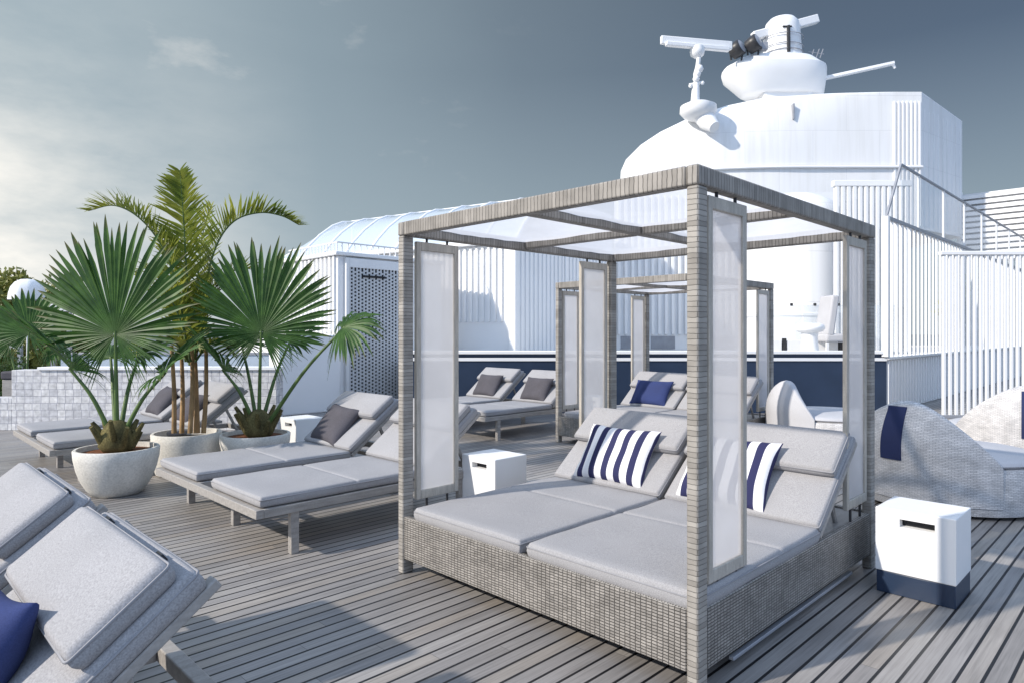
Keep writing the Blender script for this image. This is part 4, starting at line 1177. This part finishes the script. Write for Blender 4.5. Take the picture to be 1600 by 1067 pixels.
MB().box(.08, 1.2, 4.2, .14, 6.06, 6.9).build('backing', M['white_metal'], lv)
mb = MB(); mb.box(-.13, 6.061, 1.0, .14, 6.2, 7.0); mb.box(-.13, 1.06, 1.0, .14, 1.199, 7.0); mb.build('frame_post', M['white'], lv, bevel=.01)

# ------------------------------------------------------------------ light, sky, camera
EL = R(33); AZ = R(160)
sd = Vector((math.cos(EL) * math.cos(AZ), math.cos(EL) * math.sin(AZ), math.sin(EL)))
ld = bpy.data.lights.new('sun', 'SUN'); ld.energy = 3.9; ld.angle = R(1.2); ld.color = (1, .92, .82)
lo = bpy.data.objects.new('sun', ld); col.objects.link(lo); lo.rotation_euler = (-sd).to_track_quat('-Z', 'Y').to_euler()
w = bpy.data.worlds.new('World'); scene.world = w; w.use_nodes = True
nt = w.node_tree; bg = nt.nodes['Background']
SKY = .13
def lin(r, g, b):                         # radiance -> world colour before the background strength
    return (r / SKY, g / SKY, b / SKY)
sky = nd(nt, 'ShaderNodeTexSky', sky_type='NISHITA'); sky.sun_disc = False
sky.sun_elevation = EL; sky.sun_rotation = PI / 2 - AZ
sky.air_density = 1.0; sky.dust_density = 1.0; sky.ozone_density = 1.5
hs_ = nd(nt, 'ShaderNodeHueSaturation'); hs_.inputs['Saturation'].default_value = .92; hs_.inputs['Value'].default_value = .30
nt.links.new(sky.outputs[0], hs_.inputs['Color'])
tc = nd(nt, 'ShaderNodeTexCoord')
sepd = nd(nt, 'ShaderNodeSeparateXYZ'); nt.links.new(tc.outputs['Generated'], sepd.inputs[0])
def toward(v, stops):
    dt = nd(nt, 'ShaderNodeVectorMath', operation='DOT_PRODUCT'); dt.inputs[1].default_value = tuple(v.normalized())
    nt.links.new(tc.outputs['Generated'], dt.inputs[0])
    q = mth(nt, 'ADD', mth(nt, 'MULTIPLY', dt.outputs['Value'], .5), .5)
    return ramp(nt, q, [(p * .5 + .5, c) for p, c in stops])
def cloud(scale, det, stretch, rough=.6):
    mp = nd(nt, 'ShaderNodeMapping'); mp.inputs['Scale'].default_value = stretch
    nt.links.new(tc.outputs['Generated'], mp.inputs[0])
    cn = nd(nt, 'ShaderNodeTexNoise'); cn.inputs['Scale'].default_value = scale; cn.inputs['Detail'].default_value = det; cn.inputs['Roughness'].default_value = rough
    nt.links.new(mp.outputs[0], cn.inputs['Vector']); return cn.outputs[0]
n1 = cloud(1.9, 9, (1.5, 1.5, 3.8)); n2 = cloud(5.0, 9, (1.2, 1.2, 2.6))
gd = WD(-.95, .36, .10)
# thin veil of haze that thickens toward the sun
veil = toward(gd, ((-.5, .0), (.0, .10), (.36, .36), (.56, .62), (.80, .92), (1, 1.0)))
veil = mth(nt, 'MULTIPLY', veil, ramp(nt, n1, ((.2, .88), (.8, 1.0))))
cc = mix_rgb(nt, hs_.outputs[0], lin(.325, .412, .462), veil)
hor = ramp(nt, sepd.outputs[2], ((.0, .65), (.16, .36), (.36, .0)))
cc = mix_rgb(nt, cc, lin(.37, .45, .50), hor)
# bright cloud bank low on the sunny side
low = ramp(nt, sepd.outputs[2], ((0.0, 1.0), (.16, .9), (.34, .25), (.5, .0)))
glow = mth(nt, 'MULTIPLY', toward(gd, ((.60, 0.0), (.76, .40), (.87, 1.0))), low)
glow = mth(nt, 'MULTIPLY', glow, ramp(nt, n1, ((.34, .25), (.58, 1.0))), True)
cc = mix_rgb(nt, cc, lin(1.0, .95, .87), glow)
# loose wisps
wis = mth(nt, 'MULTIPLY', ramp(nt, n2, ((.60, 0.0), (.78, 1.0))), toward(gd, ((.30, 0.0), (.62, .22), (.85, .35))))
cc = mix_rgb(nt, cc, lin(.95, .90, .84), wis)
# unseen bright blue layer overhead and behind the viewer, added to fill shade
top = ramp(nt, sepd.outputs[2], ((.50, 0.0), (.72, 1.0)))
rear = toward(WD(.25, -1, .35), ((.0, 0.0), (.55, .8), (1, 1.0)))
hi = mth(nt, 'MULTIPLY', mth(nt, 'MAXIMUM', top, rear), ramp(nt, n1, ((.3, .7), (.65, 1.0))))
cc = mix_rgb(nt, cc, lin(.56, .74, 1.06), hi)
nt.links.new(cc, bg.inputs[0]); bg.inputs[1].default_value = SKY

cd = bpy.data.cameras.new('camera'); co = bpy.data.objects.new('camera', cd); col.objects.link(co)
co.location = (0, 0, HC); co.rotation_euler = (PI / 2, 0, -PI / 4)
cd.sensor_width = 36; cd.sensor_fit = 'HORIZONTAL'; cd.lens = 36 * F / 1600; cd.shift_y = -13.5 / 1600
cd.clip_start = .05; cd.clip_end = 9000
scene.camera = co
vs = scene.view_settings; vs.view_transform = 'Standard'; vs.look = 'None'; vs.exposure = .25; vs.gamma = 1; vs.use_curve_mapping = False
scene.render.resolution_x = 1024; scene.render.resolution_y = 682
